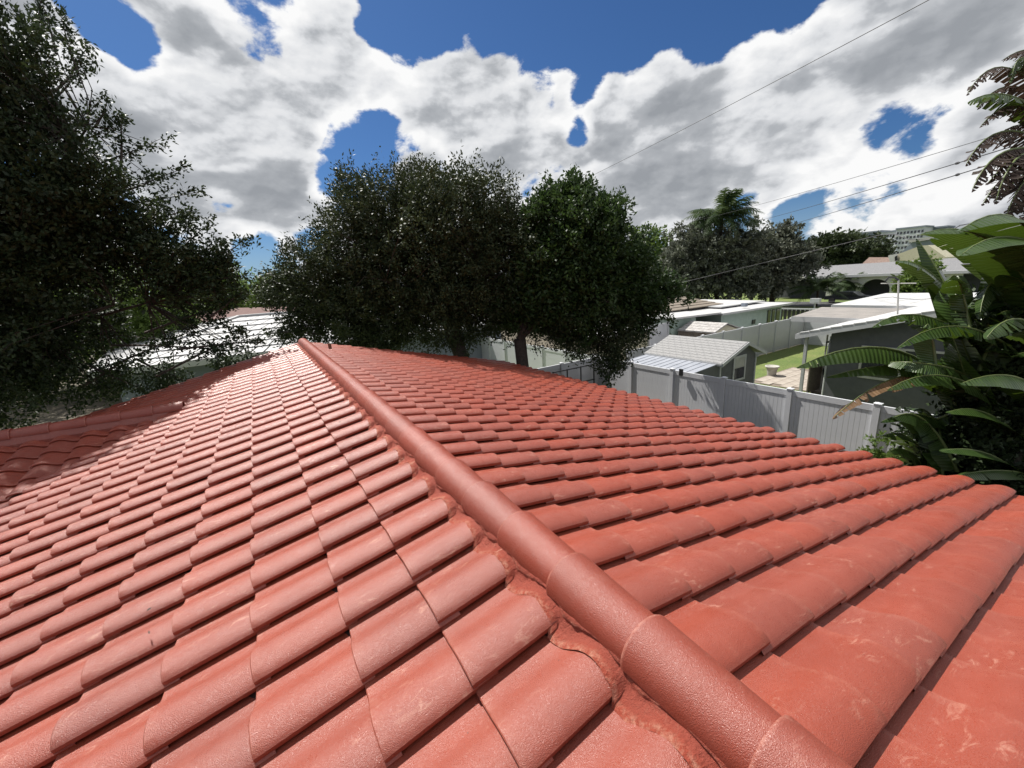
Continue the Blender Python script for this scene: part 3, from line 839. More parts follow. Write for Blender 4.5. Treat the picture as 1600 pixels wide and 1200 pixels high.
# lean-to: sheet roof from the shed wall down to the fence
mb = MB()
for k in range(11):
    y0_ = 8.25+k*0.285
    mb.slab([(11.2, y0_, -2.29), (12.95, y0_, -2.16), (12.95, y0_+.265, -2.16), (11.2, y0_+.265, -2.29)], (0, 0, -.02))
    mb.slab([(11.2, y0_+.266, -2.275), (12.95, y0_+.266, -2.145), (12.95, y0_+.284, -2.145), (11.2, y0_+.284, -2.275)], (0, 0, -.035))
mb.build('lean_to_roof', MAT['metal_sheet'], shed)
mb = MB(); mb.slab([(11.25, 8.24, G), (12.93, 8.24, G), (12.93, 8.24, -2.19), (11.25, 8.24, -2.32)], (0, 0.03, 0)); mb.box(11.24, 8.28, G, 11.27, 11.3, -2.33)
mb.build('lean_to_wall', MAT['shed_wall'], shed)

# ================================================================== SMALL WEATHERED SHED
s2 = thing('small_shed', 'small plank shed with stained white gable roof behind the grey shed', 'shed', (21, 14, G))
shingle_slope(s2, 19.75, -2.17, 20.95, -1.78, 12.7, 15.0, MAT['old_white_roof'], 4, 0.58, 'roof_sheet', 0.012)
mb = MB()
mb.slab([(19.75, 12.7, -2.175), (20.95, 12.7, -1.785), (20.95, 15, -1.785), (19.75, 15, -2.175)], (0, 0, -.04))
mb.slab([(20.952, 12.7, -1.785), (22.25, 12.7, -2.17), (22.25, 15, -2.17), (20.952, 15, -1.785)], (0, 0, -.04)); mb.build('roof', MAT['old_white_roof'], s2)
k = 0; yy = 12.8
while yy < 14.9:
    b = MB(); b.box(19.86, yy+.004, G, 19.885, yy+.18, -2.19); b.build('plank', MAT['wood'], s2); yy += .186
mb = MB(); mb.box(19.89, 12.82, G, 22.1, 14.9, -2.24); mb.slab([(19.89, 12.80, -2.22), (22.1, 12.80, -2.22), (20.95, 12.80, -1.86)], (0, .015, 0)); mb.build('wall', MAT['cream'], s2)

# ================================================================== MINT HOUSE
mh = thing('mint_house', 'pale mint green single storey house with flat white roof and a carport', 'house', (26, 18, G))
Ym = 15.3
mb = MB(); mb.box(19.6, Ym, G, 21.9, Ym+7, -1.62); mb.box(24.6, Ym, G, 32.3, Ym+7, -1.72); mb.box(21.9, Ym+2.6, G, 24.6, Ym+7, -1.66); mb.build('wall', MAT['mint'], mh)
mb = MB()
mb.slab([(24.0, Ym-.45, -1.60), (33.0, Ym-.45, -1.62), (33.0, Ym+7, -1.52), (24.0, Ym+7, -1.50)], (0, 0, -.13))
mb.slab([(19.3, Ym-.35, -1.43), (23.99, Ym-.35, -1.53), (23.99, Ym+3, -1.53), (19.3, Ym+3, -1.43)], (0, 0, -.10))
mb.slab([(26.5, Ym+1.2, -1.49), (32.2, Ym+1.2, -1.49), (32.2, Ym+6.4, -1.42), (26.5, Ym+6.4, -1.42)], (0, 0, .07)); mb.build('roof', MAT['white_roof'], mh)
# ribbed darker roof to the left
k = 0
for k in range(9):
    b = MB(); y0_ = Ym+2.2+k*0.62
    b.slab([(20.4, y0_, -1.42+.10*k), (28.4, y0_, -1.42+.10*k), (28.4, y0_+.58, -1.36+.10*k), (20.4, y0_+.58, -1.36+.10*k)], (0, 0, .06)); b.build('roof_rib', MAT['wood'], mh)
for (xa, xb, za, zb_) in ((30.3, 30.75, -3.5, -1.95), (30.9, 31.35, -3.5, -1.95), (31.5, 32.05, -3.5, -1.95)):
    b = MB(); b.box(xa, Ym-.03, za, xb, Ym-.004, zb_); f_ = b.build('window', MAT['dark_metal'], mh)
    b = MB(); b.box(xa+.05, Ym-.04, za+.05, xb-.05, Ym-.032, zb_-.05); b.build('pane', MAT['glass'], f_)
b = MB(); b.box(28.3, Ym-.08, -2.75, 28.65, Ym-.004, -2.45); b.build('meter_box', MAT['dark_metal'], mh)
# stuff stored under the carport
st = thing('covered_trailer', 'dark tarpaulin covered trailer parked under the mint house carport', 'trailer', (23.6, 14.9, G))
mb = MB(); prof = [(22.2, -3.3), (24.9, -3.3), (25.1, -2.75), (24.5, -2.45), (23.5, -2.3), (22.6, -2.45)]
mb.slab([(a, 14.9, b) for a, b in prof], (0, 1.3, 0)); mb.build('tarpaulin', MAT['dark_metal'], st)
for xx in (22.6, 24.3):
    mb = MB(); mb.tube([(xx, 14.85, -3.62), (xx, 15.0, -3.62)], .33, 14); mb.build('wheel', MAT['rubber'], st)
mb = MB(); mb.box(22.2, 14.92, -3.45, 25.6, 14.98, -3.31); mb.box(25.2, 14.92, -3.3, 25.25, 14.98, -2.7); mb.build('frame', MAT['dark_metal'], st)
# cream annex at the left with low roof
an = thing('cream_annex', 'cream walled annex with a low white roof half hidden by the fresh green tree', 'building', (16.6, 16.5, G))
mb = MB(); mb.box(14.0, Ym+.3, G, 17.9, Ym+4, -2.02); mb.build('wall', MAT['cream'], an)
mb = MB(); mb.slab([(13.6, Ym, -1.95), (18.4, Ym, -1.95), (18.4, Ym+4.2, -1.72), (13.6, Ym+4.2, -1.72)], (0, 0, -.12)); mb.build('roof', MAT['white_roof'], an)
wl = vinyl_fence('garden_wall', 'pale green boarded fence between the cream annex and the mint house', (17.95, Ym+.2), (19.55, Ym+.2), 1, h=2.2, boards=False)
# picket fence beyond
pk = thing('picket_fence', 'low black fence topped by a white rail beyond the vinyl fence corner', 'fence', (41, 19, G))
for k in range(14):
    b = MB(); b.box(41.5, 16.2+k*.36, G, 41.56, 16.2+k*.36+.24, G+1.0); b.build('picket', MAT['dark_metal'], pk)
b = MB(); b.box(41.44, 16.1, G+1.02, 41.62, 21.3, G+1.12); b.build('rail', MAT['trim'], pk)
rv = at_z(1163, 477, -1.40); b = MB(); b.box(rv[0]-.15, rv[1]-.15, -1.49, rv[0]+.15, rv[1]+.15, -1.25); b.build('roof_vent', MAT['apt_dark'], mh)
mbx = thing('mailbox', 'white letter box on a post by the far lawn', 'mailbox', (42.5, 17.4, G))
b = MB(); b.box(42.45, 17.2, G, 42.55, 17.3, G+1.5); b.build('post', MAT['trim'], mbx)
b = MB(); b.box(42.3, 16.85, G+1.51, 42.7, 17.6, G+1.95); b.build('box', MAT['trim'], mbx)

# ================================================================== CHARCOAL HOUSE (right)
gh = thing('charcoal_house', 'charcoal grey stucco house with bright white gable roof right of the lawn', 'house', (20, 2, G))
ys_, pk_y, pk_z, er = 7.45, 1.6, 0.10, 16.62
slope_ = 0.262
ev_z = -1.46
pk_z = ev_z + slope_*(ys_-pk_y)
mb = MB()
mb.slab([(17.0, 6.45, G), (17.0, -3.2, G), (17.0, -3.2, ev_z), (17.0, pk_y, pk_z-.2), (17.0, 6.45, ev_z+slope_*1.0-.2)], (12, 0, 0)); mb.build('wall', MAT['gray_wall'], gh)
mb = MB()
mb.slab([(er, ys_, ev_z), (er, pk_y, pk_z), (30, pk_y, pk_z), (30, ys_, ev_z)], (0, 0, -.06))
mb.slab([(er, pk_y-.002, pk_z), (er, -4.4, pk_z-slope_*6.0), (30, -4.4, pk_z-slope_*6.0), (30, pk_y-.002, pk_z)], (0, 0, -.06)); mb.build('roof', MAT['white_roof'], gh)
mb = MB()
mb.slab([(er-.03, ys_+.02, ev_z-.02), (er-.03, pk_y, pk_z-.02), (er-.03, pk_y, pk_z-.21), (er-.03, ys_+.02, ev_z-.21)], (.028, 0, 0))
mb.slab([(er-.03, pk_y-.002, pk_z-.02), (er-.03, -4.4, pk_z-slope_*6-.02), (er-.03, -4.4, pk_z-slope_*6-.21), (er-.03, pk_y-.002, pk_z-.21)], (.028, 0, 0))
mb.box(er, ys_-.002, ev_z-.2, 30, ys_+.025, ev_z-.01)
mb.build('fascia', MAT['trim'], gh)
# soffit tile edges along the rake
mb = MB(); yy = ys_-.1
while yy > pk_y:
    z_ = ev_z+slope_*(ys_-yy); mb.slab([(er-.04, yy, z_+.035), (er-.04, yy-.3, z_+.035+slope_*.3-.02), (er-.04, yy-.3, z_+slope_*.3-.01), (er-.04, yy, z_-.0)], (.25, 0, 0)); yy -= .33
mb.build('rake_tiles', MAT['white_roof'], gh)
# windows of the long wall
w1 = at_x(1347, 539, 16.98); w2 = at_x(1461, 549, 16.98)
yA, yB, zT = w1[1], w2[1]-.4, (w1[2]+w2[2])/2
mb = MB()
for a in ((yB, zT-1.15, yA, zT-1.07), (yB, zT-.07, yA, zT), (yB, zT-1.07, yB+.07, zT-.07), (yA-.07, zT-1.07, yA, zT-.07), ((yA+yB)/2-.05, zT-1.07, (yA+yB)/2+.05, zT-.07)): mb.box(16.95, a[0], a[1], 16.998, a[2], a[3])
wn = mb.build('window', MAT['concrete'], gh)
for a, b_ in ((yB+.07, (yA+yB)/2-.05), ((yA+yB)/2+.05, yA-.07)):
    b = MB(); b.box(16.97, a, zT-1.07, 16.99, b_, zT-.07); b.build('pane', MAT['glass'], wn)
# porch posts, screen and rail at the far corner
mb = MB(); mb.box(17.05, 7.22, G, 17.15, 7.32, ev_z-.07); mb.build('porch_post', MAT['trim'], gh)
mb = MB(); mb.box(20.2, 7.22, G, 20.3, 7.32, ev_z-.07); mb.build('porch_post', MAT['trim'], gh)
mb = MB(); mb.box(18.2, 7.0, -2.0, 22.0, 7.04, -1.93); mb.box(18.2, 7.0, G, 18.26, 7.04, -1.66); mb.box(19.4, 7.0, G, 19.46, 7.04, -1.66); mb.build('screen_frame', MAT['concrete'], gh)
gr = MB(); gr.box(17.25, 7.10, G+.05, 18.9, 7.14, G+1.15)
lg = tag(gr.build('patio_screen', MAT['wood']), 'brown slatted patio screen leaning at the porch of the charcoal house', 'screen')
gq = thing('barbecue_grill', 'dark covered barbecue grill on the porch of the charcoal house', 'grill', (18.0, 6.7, G))
mb = MB(); mb.lathe([(0.0, .62), (.30, .66), (.33, .85), (.26, 1.05), (.0, 1.12)], (18.35, 6.75, G), 14); mb.build('lid', MAT['dark_metal'], gq, smooth=True)
for a in range(3):
    b = MB(); b.tube([(18.35+.28*math.cos(a*2.1), 6.75+.28*math.sin(a*2.1), G+.03), (18.35+.15*math.cos(a*2.1), 6.75+.15*math.sin(a*2.1), G+.66)], .02, 6); b.build('leg', MAT['dark_metal'], gq)

# patio cover behind it
pc = thing('patio_cover', 'flat pale patio cover on white posts between the fence corner and the charcoal house', 'patio cover', (23, 8, G))
X0 = 21.4; Z0 = -1.36
for k in range(7):
    b = MB(); xx = X0+k*.62
    b.slab([(xx, 2.0, Z0+.02+.012*k), (xx, 9.75+.07*k, Z0+.02+.012*k), (xx+.6, 9.8+.07*k, Z0+.03+.012*k), (xx+.6, 2.0, Z0+.03+.012*k)], (0, 0, -.05)); b.build('roof_panel', MAT['patio_sheet'], pc)
mb = MB(); mb.box(X0-.04, 2.0, Z0-.22, X0-.002, 9.78, Z0+.03); mb.build('fascia', MAT['trim'], pc)
for yy in (6.8, 4.1):
    b = MB(); b.box(X0+.02, yy-.05, G, X0+.12, yy+.05, Z0-.06); b.build('post', MAT['trim'], pc)
b = MB(); b.box(X0+2.6, 2.0, G, X0+2.7, 8.8, Z0-.1); b.build('back_wall', MAT['gray_wall'], pc)
b = MB(); b.box(X0+2.5, 6.6, -3.5, X0+2.58, 8.3, -1.9); b.build('window', MAT['glass'], pc)
# white roofed house behind
wh = thing('white_roof_house', 'low house with bright white standing seam roof behind the patio cover', 'house', (30, 6, G))
XW, ZW = 26.6, -1.2
for k in range(15):
    b = MB(); y1_ = 10.1-k*.75
    b.slab([(XW, y1_, ZW), (XW, y1_-.73, ZW), (XW+8, y1_-.73, ZW+.12), (XW+8, y1_, ZW+.12)], (0, 0, -.06)); b.build('roof_panel', MAT['white_roof'], wh)
mb = MB(); mb.box(XW-.04, -1.2, ZW-.2, XW-.002, 10.1, ZW); mb.box(XW, 10.102, ZW-.2, XW+8, 10.13, ZW-.02); mb.build('fascia', MAT['trim'], wh)
mb = MB(); mb.box(XW+.6, -1, G, XW+7.5, 9.7, ZW-.1); mb.build('wall', MAT['dark_wood'], wh)
# service mast on the roof
mast = thing('service_mast', 'thin metal electric service mast rising from the white roof with cables tied to it', 'mast', tuple(at_x(1405, 484, 19.5)))
pa = at_x(1405, 484, 19.5); pb_ = at_x(1404, 438, 19.5)
mb = MB(); mb.tube([pa+(0, 0, -.4), pb_], .028, 8); mb.build('pole', MAT['concrete'], mast)
mb = MB(); mb.tube([pb_, pb_+(0, .1, .1), pb_+(-.05, .28, .12), pb_+(-.05, .36, -.02)], .035, 8); mb.build('weatherhead', MAT['dark_metal'], mast)
mb = MB(); mb.tube([pb_+(0, -.5, -.12), pb_+(0, .5, -.1)], .02, 6); mb.build('bracket', MAT['concrete'], mast)

# planter
pl = thing('planter', 'pale stone urn planter standing on the patio edge by the grass', 'planter', (19.3, 9.45, G))
mb = MB(); mb.lathe([(.0, .0), (.17, .0), (.18, .04), (.21, .30), (.25, .42), (.30, .46), (.30, .50), (.26, .50), (.22, .44), (.0, .43)], (19.3, 9.45, G), 20); mb.build('bowl', MAT['planter'], pl, smooth=True)

# ================================================================== ARCHED HOUSE
ah = thing('arched_house', 'white arcaded house with long grey shingle roof across the far street', 'house', (67.2, 22, G))
XA = 67.2
# wall with three arches, each pier and arch ring solid
def arch_wall(y_hi, y_lo, zt, spans, th=.4):
    """wall facing -X; spans = (centre, half width, spring z, top z)"""
    b = MB(); edges = [y_hi]
    for c, hw, zs, za in spans: edges += [c+hw, c-hw]
    edges.append(y_lo)
    for i_ in range(0, len(edges), 2):
        b.box(XA, edges[i_+1], G, XA+th, edges[i_], zt)
    for c, hw, zs, za in spans:
        n = 14
        for k_ in range(n):
            a0 = math.pi*k_/n; a1 = math.pi*(k_+1)/n
            y0_, z0_ = c+hw*math.cos(a0), zs+(za-zs)*math.sin(a0); y1_, z1_ = c+hw*math.cos(a1), zs+(za-zs)*math.sin(a1)
            b.slab([(XA, y0_, z0_), (XA, y1_, z1_), (XA, y1_, zt), (XA, y0_, zt)], (th, 0, 0))
    return b
b = arch_wall(25.9, 13.0, -1.0, [(23.9, 1.35, -2.6, -1.4), (20.6, 1.5, -2.7, -1.35), (16.7, 1.6, -2.7, -1.4)]); b.build('arcade_wall', MAT['off_white'], ah)
mb = MB(); mb.box(XA+3.2, 8, G, XA+10, 36, -1.0); mb.build('wall', MAT['gray_wall'], ah)
mb = MB(); mb.box(XA-.45, 12.5, -1.0, XA+.4, 26.2, -.68); mb.build('parapet', MAT['trim'], ah)
mb = MB(); mb.slab([(XA+.3, 8, -.98), (XA+.3, 34.5, -1.1), (XA+6.5, 33.5, .55), (XA+6.5, 8, .75)], (0, 0, -.12)); mb.build('roof', MAT['gray_shingle'], ah)
car = thing('parked_car', 'dark sedan parked in front of the arches across the street', 'car', (62.5, 21, G))
mb = MB(); sec = [(-2.2, .45), (-2.15, .85), (-1.3, .95), (-.7, 1.38), (.7, 1.42), (1.4, 1.0), (2.15, .9), (2.25, .45)]
cxp = at_x(1322, 457, 61.0)
mb.slab([(61.0, cxp[1]+a, G+.0+b_) for a, b_ in sec], (1.75, 0, 0)); mb.build('body', MAT['car_paint'], car)
mb = MB(); mb.slab([(60.98, cxp[1]+a, G+b_) for a, b_ in ((-1.15, 1.0), (-.65, 1.3), (.62, 1.33), (1.2, 1.03))], (-.012, 0, 0)); mb.build('side_window', MAT['glass'], car)
for a in (-1.4, 1.4):
    mb = MB(); mb.tube([(60.95, cxp[1]+a, G+.33), (61.2, cxp[1]+a, G+.33)], .33, 14); mb.build('wheel', MAT['rubber'], car)
# far neighbours
fh = thing('terracotta_house', 'house with weathered clay tile roof behind the arched house', 'house', (92, 27, G))
p0 = at_x(1342, 417, 88); p1 = at_x(1392, 414, 88); p2 = at_x(1388, 402, 93); p3 = at_x(1358, 402, 93)
mb = MB(); mb.slab([p0, p1, p2, p3], (0, 0, -.2)); mb.build('roof', MAT['terracotta'], fh)
mb = MB(); mb.box(88.5, p1[1]-4, G, 96, p0[1]-.5, p0[2]-.2); mb.build('wall', MAT['off_white'], fh)
bh = thing('gable_building', 'tall beige gabled building showing above the grey roof at right', 'building', (110, 25, G))
A = [at_x(x, y, 104) for x, y in ((1403, 418), (1406, 396), (1438, 384), (1450, 383), (1478, 402), (1480, 424))]
mb = MB(); mb.slab(A, (14, 0, 0)); mb.build('wall', MAT['cream'], bh)
A2 = [at_x(x, y, 103.9) for x, y in ((1388, 414), (1388, 399), (1402, 396.5), (1402, 417))]
mb = MB(); mb.slab(A2, (10, 0, 0)); mb.build('side_wall', MAT['off_white'], bh)
mb = MB(); mb.slab([at_x(1398, 401, 103.7), at_x(1402, 399, 103.7), at_x(1402, 407, 103.7), at_x(1398, 408, 103.7)], (.1, 0, 0)); mb.build('window', MAT['glass'], bh)
gb = thing('grey_hall', 'long low grey roofed hall behind the beige gable', 'building', (150, 30, G))
A = [at_x(x, y, 150) for x, y in ((1405, 397), (1430, 374), (1600, 352), (1640, 372), (1640, 400))]
mb = MB(); mb.slab(A, (14, 0, 0)); mb.build('wall', MAT['apt_dark'], gb)
A = [at_x(x, y, 149.5) for x, y in ((1420, 374.5), (1600, 351), (1640, 350), (1640, 355), (1600, 356), (1420, 379))]
mb = MB(); mb.slab(A, (.45, 0, 0)); mb.build('parapet', MAT['concrete'], gb)

# ================================================================== APARTMENTS
def apt_block(name, label, xl, xr, ytop_l, ybase, floors, X, bays, mat, dark_top=True, depth=16):
    pl_, pr_ = at_x(xl, ytop_l, X), at_x(xr, ytop_l-(xr-xl)*.17, X)
    zt = pl_[2]; y_l, y_r = pl_[1], pr_[1]
    t = thing(name, label, 'apartment building', (X, (y_l+y_r)/2, G))
    b = MB(); b.box(X, y_r, G, X+depth, y_l, zt); b.build('wall', mat, t)
    b = MB(); b.box(X-.6, y_r-.4, zt+.002, X+depth, y_l+.4, zt+.9); b.build('roof_edge', MAT['apt_dark'], t)
    wb = (y_l-y_r)/bays
    wm = MB(); wm.box(-.12, 0, 0, -.01, wb*.6, 1.5); wm = wm.mesh('window', [MAT['glass']])
    bm_ = MB(); bm_.box(-1.2, 0, 0, -.0, wb*.96, .12); bm_.box(-1.2, 0, .12, -1.1, wb*.96, 1.0); bm_ = bm_.mesh('balcony', [mat])
    for fl in range(floors):
        z_ = zt-1.0-3.0*(fl+1)+.9
        for k_ in range(bays):
            o = bpy.data.objects.new('window', wm); COL.objects.link(o); o.parent = t; o.matrix_parent_inverse = parent_inv(t); o.location = (X, y_r+wb*(k_+.2), z_)
            if k_ % 3 == 1:
                o = bpy.data.objects.new('balcony', bm_); COL.objects.link(o); o.parent = t; o.matrix_parent_inverse = parent_inv(t); o.location = (X, y_r+wb*(k_+.02), z_-1.1)
    return t
apt_block('apartment_building', 'white apartment tower with stacked balconies, left one of the tall far blocks', 1377, 1400, 364, 395, 6, 362, 5, MAT['apt'])
apt_block('apartment_building', 'wide pale apartment block with grey roof edge in the middle of the far skyline', 1401, 1446, 359, 395, 6, 356, 8, MAT['apt'])
apt_block('apartment_building', 'grey stepped apartment wing right of the white towers', 1446, 1480, 358, 395, 4, 372, 5, MAT['apt_dark'])
apt_block('apartment_building', 'small pale rooftop block farthest right on the skyline', 1480, 1530, 362, 395, 3, 385, 6, MAT['apt'])
apt_block('apartment_building', 'low grey block left of the far towers, half behind palm trees', 1273, 1300, 373, 395, 3, 330, 5, MAT['apt_dark'])
apt_block('apartment_building', 'long dark roofed block between the palms and the white tower', 1318, 1377, 368, 395, 4, 368, 10, MAT['apt_dark'])

# ================================================================== NEIGHBOUR HOUSE (left, white hip roof)
nh = thing('white_hip_house', 'house with white flat tile hip roof beyond the red roof, behind the branches', 'house', (2, 27, G))
xw, xe2, yn, yf, zn = -6.9, 13.0, 22.2, 32.0, -1.42
rzn = 0.12; xr0, xr1, yr = -1.7, 8.5, 27.1
def course_face(parent, e0, e1, r0, r1, courses, wpc, mat, name='roof_slab', th=.03, gap=.002):
    """hip facet cut in courses, each course cut in pieces"""
    e0, e1, r0, r1 = map(lambda q: np.array(q, float), (e0, e1, r0, r1))
    mid = (r0+r1)/2-(e0+e1)/2; ed = (e1-e0)/np.linalg.norm(e1-e0); nr_ = np.cross(ed, mid); nr_ /= np.linalg.norm(nr_)
    if nr_[2] < 0: nr_ = -nr_
    for c in range(courses):
        f0, f1 = c/courses, (c+1.06)/courses
        f1 = min(f1, 1)
        a0, a1 = e0+(r0-e0)*f0, e1+(r1-e1)*f0; b0, b1 = e0+(r0-e0)*f1, e1+(r1-e1)*f1
        n = max(1, int(np.linalg.norm(a1-a0)/wpc))
        b = MB()
        for k_ in range(n):
            g0, g1 = k_/n+gap, (k_+1)/n-gap
            p = [a0+(a1-a0)*g0+nr_*th*1.6, a0+(a1-a0)*g1+nr_*th*1.6, b0+(b1-b0)*g1+nr_*th*.6, b0+(b1-b0)*g0+nr_*th*.6]
            b.slab(p, -nr_*th)
        b.build(name, mat, parent)
FL, FR, BL, BR_ = (xw, yn, zn), (xe2, yn, zn), (xw, yf, zn), (xe2, yf, zn)
RL, RR = (xr0, yr, rzn), (xr1, yr, rzn)
BL = (-9.6, 39.5, zn)
course_face(nh, FL, FR, RL, RR, 7, .6, MAT['nb_tile'], gap=.0022, th=.05)
course_face(nh, BL, FL, (xr0, yr+.02, rzn), (xr0, yr-.02, rzn), 6, .7, MAT['nb_tile'], gap=.006, th=.07)
mb = MB(); mb.poly([BL, BR_, RR, RL][::-1]); mb.poly([FR, BR_, RR]); mb.poly([BL, FL, RL]); mb.poly([FL, FR, RR, RL]); mb.build('roof_deck', MAT['gray_wall'], nh)
for a, b_ in ((FL, RL), (BL, RL), (RL, RR)):
    a = np.array(a)+(0, 0, .03); b_ = np.array(b_)+(0, 0, .03); mb = MB(); mb.tube([a, b_], .11, 8); mb.build('hip_cap', MAT['nb_tile'], nh)
mb = MB(); mb.box(xw+.6, yn+.6, G, xe2-.6, yf-.6, zn-.06); mb.build('wall', MAT['apt_dark'], nh)
mb = MB(); mb.box(xw, yn-.03, zn-.2, xe2, yn-.002, zn+.03); mb.box(xw-.03, yn, zn-.2, xw-.002, yf, zn+.03); mb.build('fascia', MAT['trim'], nh)
vp_ = at_y(395, 530, 23.6); mb = MB(); mb.box(vp_[0]-.15, 23.4, -1.05, vp_[0]+.15, 23.7, -.82); mb.build('roof_vent', MAT['concrete'], nh)
# brown roof behind
bb = thing('brown_roof_house', 'house with dark brown shingle roof rising behind the white hip roof', 'house', (0, 42, G))
q = [at_y(x, y, Y) for x, y, Y in ((205, 532, 36), (500, 505, 36), (500, 478, 42), (372, 481, 42), (300, 493, 40))]
mb = MB(); mb.slab(q, (0, 0, -.2)); mb.build('roof', MAT['brown_roof'], bb)
mb = MB(); mb.box(-9, 36.5, G, 9, 46, -1.4); mb.build('wall', MAT['off_white'], bb)

# ================================================================== TREES
def leaf_quads(P, N, L, W, spread, rg, up=0.35):
    """folded leaf shapes: P (n,3) base points, N (n,3) outward dirs"""
    n = len(P)
    D = N + rg.normal(0, spread, (n, 3)); D /= np.linalg.norm(D, axis=1)[:, None]+1e-9
    R_ = rg.normal(0, 1, (n, 3)); R_[:, 2] += up*2
    S = np.cross(D, R_); S /= np.linalg.norm(S, axis=1)[:, None]+1e-9
    l = L*rg.uniform(.65, 1.25, n)[:, None]; w_ = W*rg.uniform(.7, 1.2, n)[:, None]
    up_ = np.cross(S, D)
    V = np.empty((n, 4, 3), np.float32)
    V[:, 0] = P; V[:, 1] = P + D*l*.45 + S*w_*.5 + up_*w_*.12; V[:, 2] = P + D*l; V[:, 3] = P + D*l*.45 - S*w_*.5 + up_*w_*.12
    return V.reshape(-1, 3)
def tree(name, label, base, blobs, nspray, leaf_l, leaf_w, per, mat, trunk_r=.18, fork=None, seed=1, spray_len=.6, shell=.5, group=None, cat='tree', limbs=9, extra=None, droop=0.0, branches=True):
    rg = np.random.default_rng(seed)
    base = np.array(base, float)
    t = thing(name, label, cat, tuple(base), group)
    cs = np.array([b[0] for b in blobs], float); rs = np.array([b[1] if hasattr(b[1], '__len__') else (b[1],)*3 for b in blobs], float)
    vol = rs.prod(axis=1)**.72; vol /= vol.sum()
    idx = rg.choice(len(blobs), nspray, p=vol)
    u = rg.normal(0, 1, (nspray, 3)); u /= np.linalg.norm(u, axis=1)[:, None]
    rr = rg.uniform(0, 1, nspray)**shell
    # uneven outline: clumps push out or fall in
    wob = np.array([mnoise.noise(Vector((a[0]*2.2+i_*1.7, a[1]*2.2, a[2]*2.2+seed))) for a, i_ in zip(u, idx)])
    rr = rr*(1+.5*wob)
    C = cs[idx]+u*rs[idx]*rr[:, None]
    cen = cs.mean(axis=0)
    out = (C-cs[idx]*.65-cen*.35); out /= np.linalg.norm(out, axis=1)[:, None]+1e-6
    dirn_ = out*.8 + rg.normal(0, .45, (nspray, 3)); dirn_[:, 2] += .12-droop; dirn_ /= np.linalg.norm(dirn_, axis=1)[:, None]
    sl = spray_len*rg.uniform(.5, 1.3, nspray)
    if extra is not None:      # hand placed sprays reaching out of the crown: (start, end)
        S0 = np.array([e[0] for e in extra], float); S1 = np.array([e[1] for e in extra], float)
        pts_, dr_, ln_ = [], [], []
        for a, b_ in zip(S0, S1):
            m = int(np.linalg.norm(b_-a)/.16)+2
            for f_ in np.linspace(0, 1, m):
                p = a+(b_-a)*f_ + rg.normal(0, .05, 3); v = (b_-a)/np.linalg.norm(b_-a)+rg.normal(0, .7, 3); v /= np.linalg.norm(v)
                pts_.append(p); dr_.append(v); ln_.append(.35*(1.15-f_*.7))
        C = np.concatenate([C, pts_]); dirn_ = np.concatenate([dirn_, dr_]); sl = np.concatenate([sl, ln_]); nspray = len(C)
    # leaves along each spray
    f = rg.uniform(0, 1, (nspray, per))
    P = C[:, None, :]+dirn_[:, None, :]*(sl[:, None, None]*(f[:, :, None]-.35)) + rg.normal(0, 1, (nspray, per, 3))*(spray_len*.16)
    N = np.repeat(dirn_[:, None, :], per, axis=1)
    P = P.reshape(-1, 3); N = N.reshape(-1, 3)
    V = leaf_quads(P, N, leaf_l, leaf_w, .75, rg)
    tn = np.repeat(np.clip(np.repeat(rg.uniform(0, .8, nspray), per)+rg.normal(0, .2, nspray*per), 0, 1), 4)
    link('crown', quads_mesh('crown', V, 4, [mat], tint=tn), t)
    # wood
    fork = np.array(fork if fork is not None else base+(cen-base)*.35, float)
    mb = MB()
    q1 = base+(fork-base)*.5+rg.normal(0, .12, 3)*trunk_r*4
    mb.tube([base+(0, 0, -.1), q1, fork], [trunk_r*1.15, trunk_r*.95, trunk_r*.85], 10); mb.build('trunk', MAT['bark'], t, smooth=True)
    if branches:
        mb = MB()
        li = rg.choice(len(C), limbs, replace=False); ends = cs[rg.choice(len(cs), limbs)]*.35+C[li]*.65
        mids = []
        for e in ends:
            m_ = fork+(e-fork)*.5+np.array([0, 0, .12*np.linalg.norm(e-fork)])+rg.normal(0, .12, 3)
            mb.tube([fork, m_, e], [trunk_r*.42, trunk_r*.22, trunk_r*.07], 6, cap=False)
            for f_ in (.25, .5, .75, 1.0):
                mids.append((fork+(m_-fork)*f_*2) if f_ <= .5 else (m_+(e-m_)*(f_-.5)*2))
        mids = np.array(mids)
        sub = rg.choice(len(C), min(len(C), 700), replace=False)
        for s_ in sub:
            c_ = C[s_]; j = np.argmin(((mids-c_)**2).sum(1)); a = mids[j]
            m_ = (a+c_)/2+rg.normal(0, .08, 3)
            mb.tube([a, m_, c_, c_+dirn_[s_]*sl[s_]*.55], [trunk_r*.05, trunk_r*.035, trunk_r*.02, .002], 3, cap=False)
        if extra is not None:
            for a, b_ in zip(S0, S1): mb.tube([a-(b_-a)*.6+rg.normal(0, .05, 3), a, (a+b_)/2+rg.normal(0, .03, 3), b_], [.03, .022, .012, .004], 4, cap=False)
        mb.build('branches', MAT['bark'], t)
    return t
def D(x, y, d): return at_depth(x, y, d)
def BL_(x, y, d, r, ry=None): return (D(x, y, d), (r*d/FPX, (ry or r)*d/FPX*1.0, r*d/FPX))

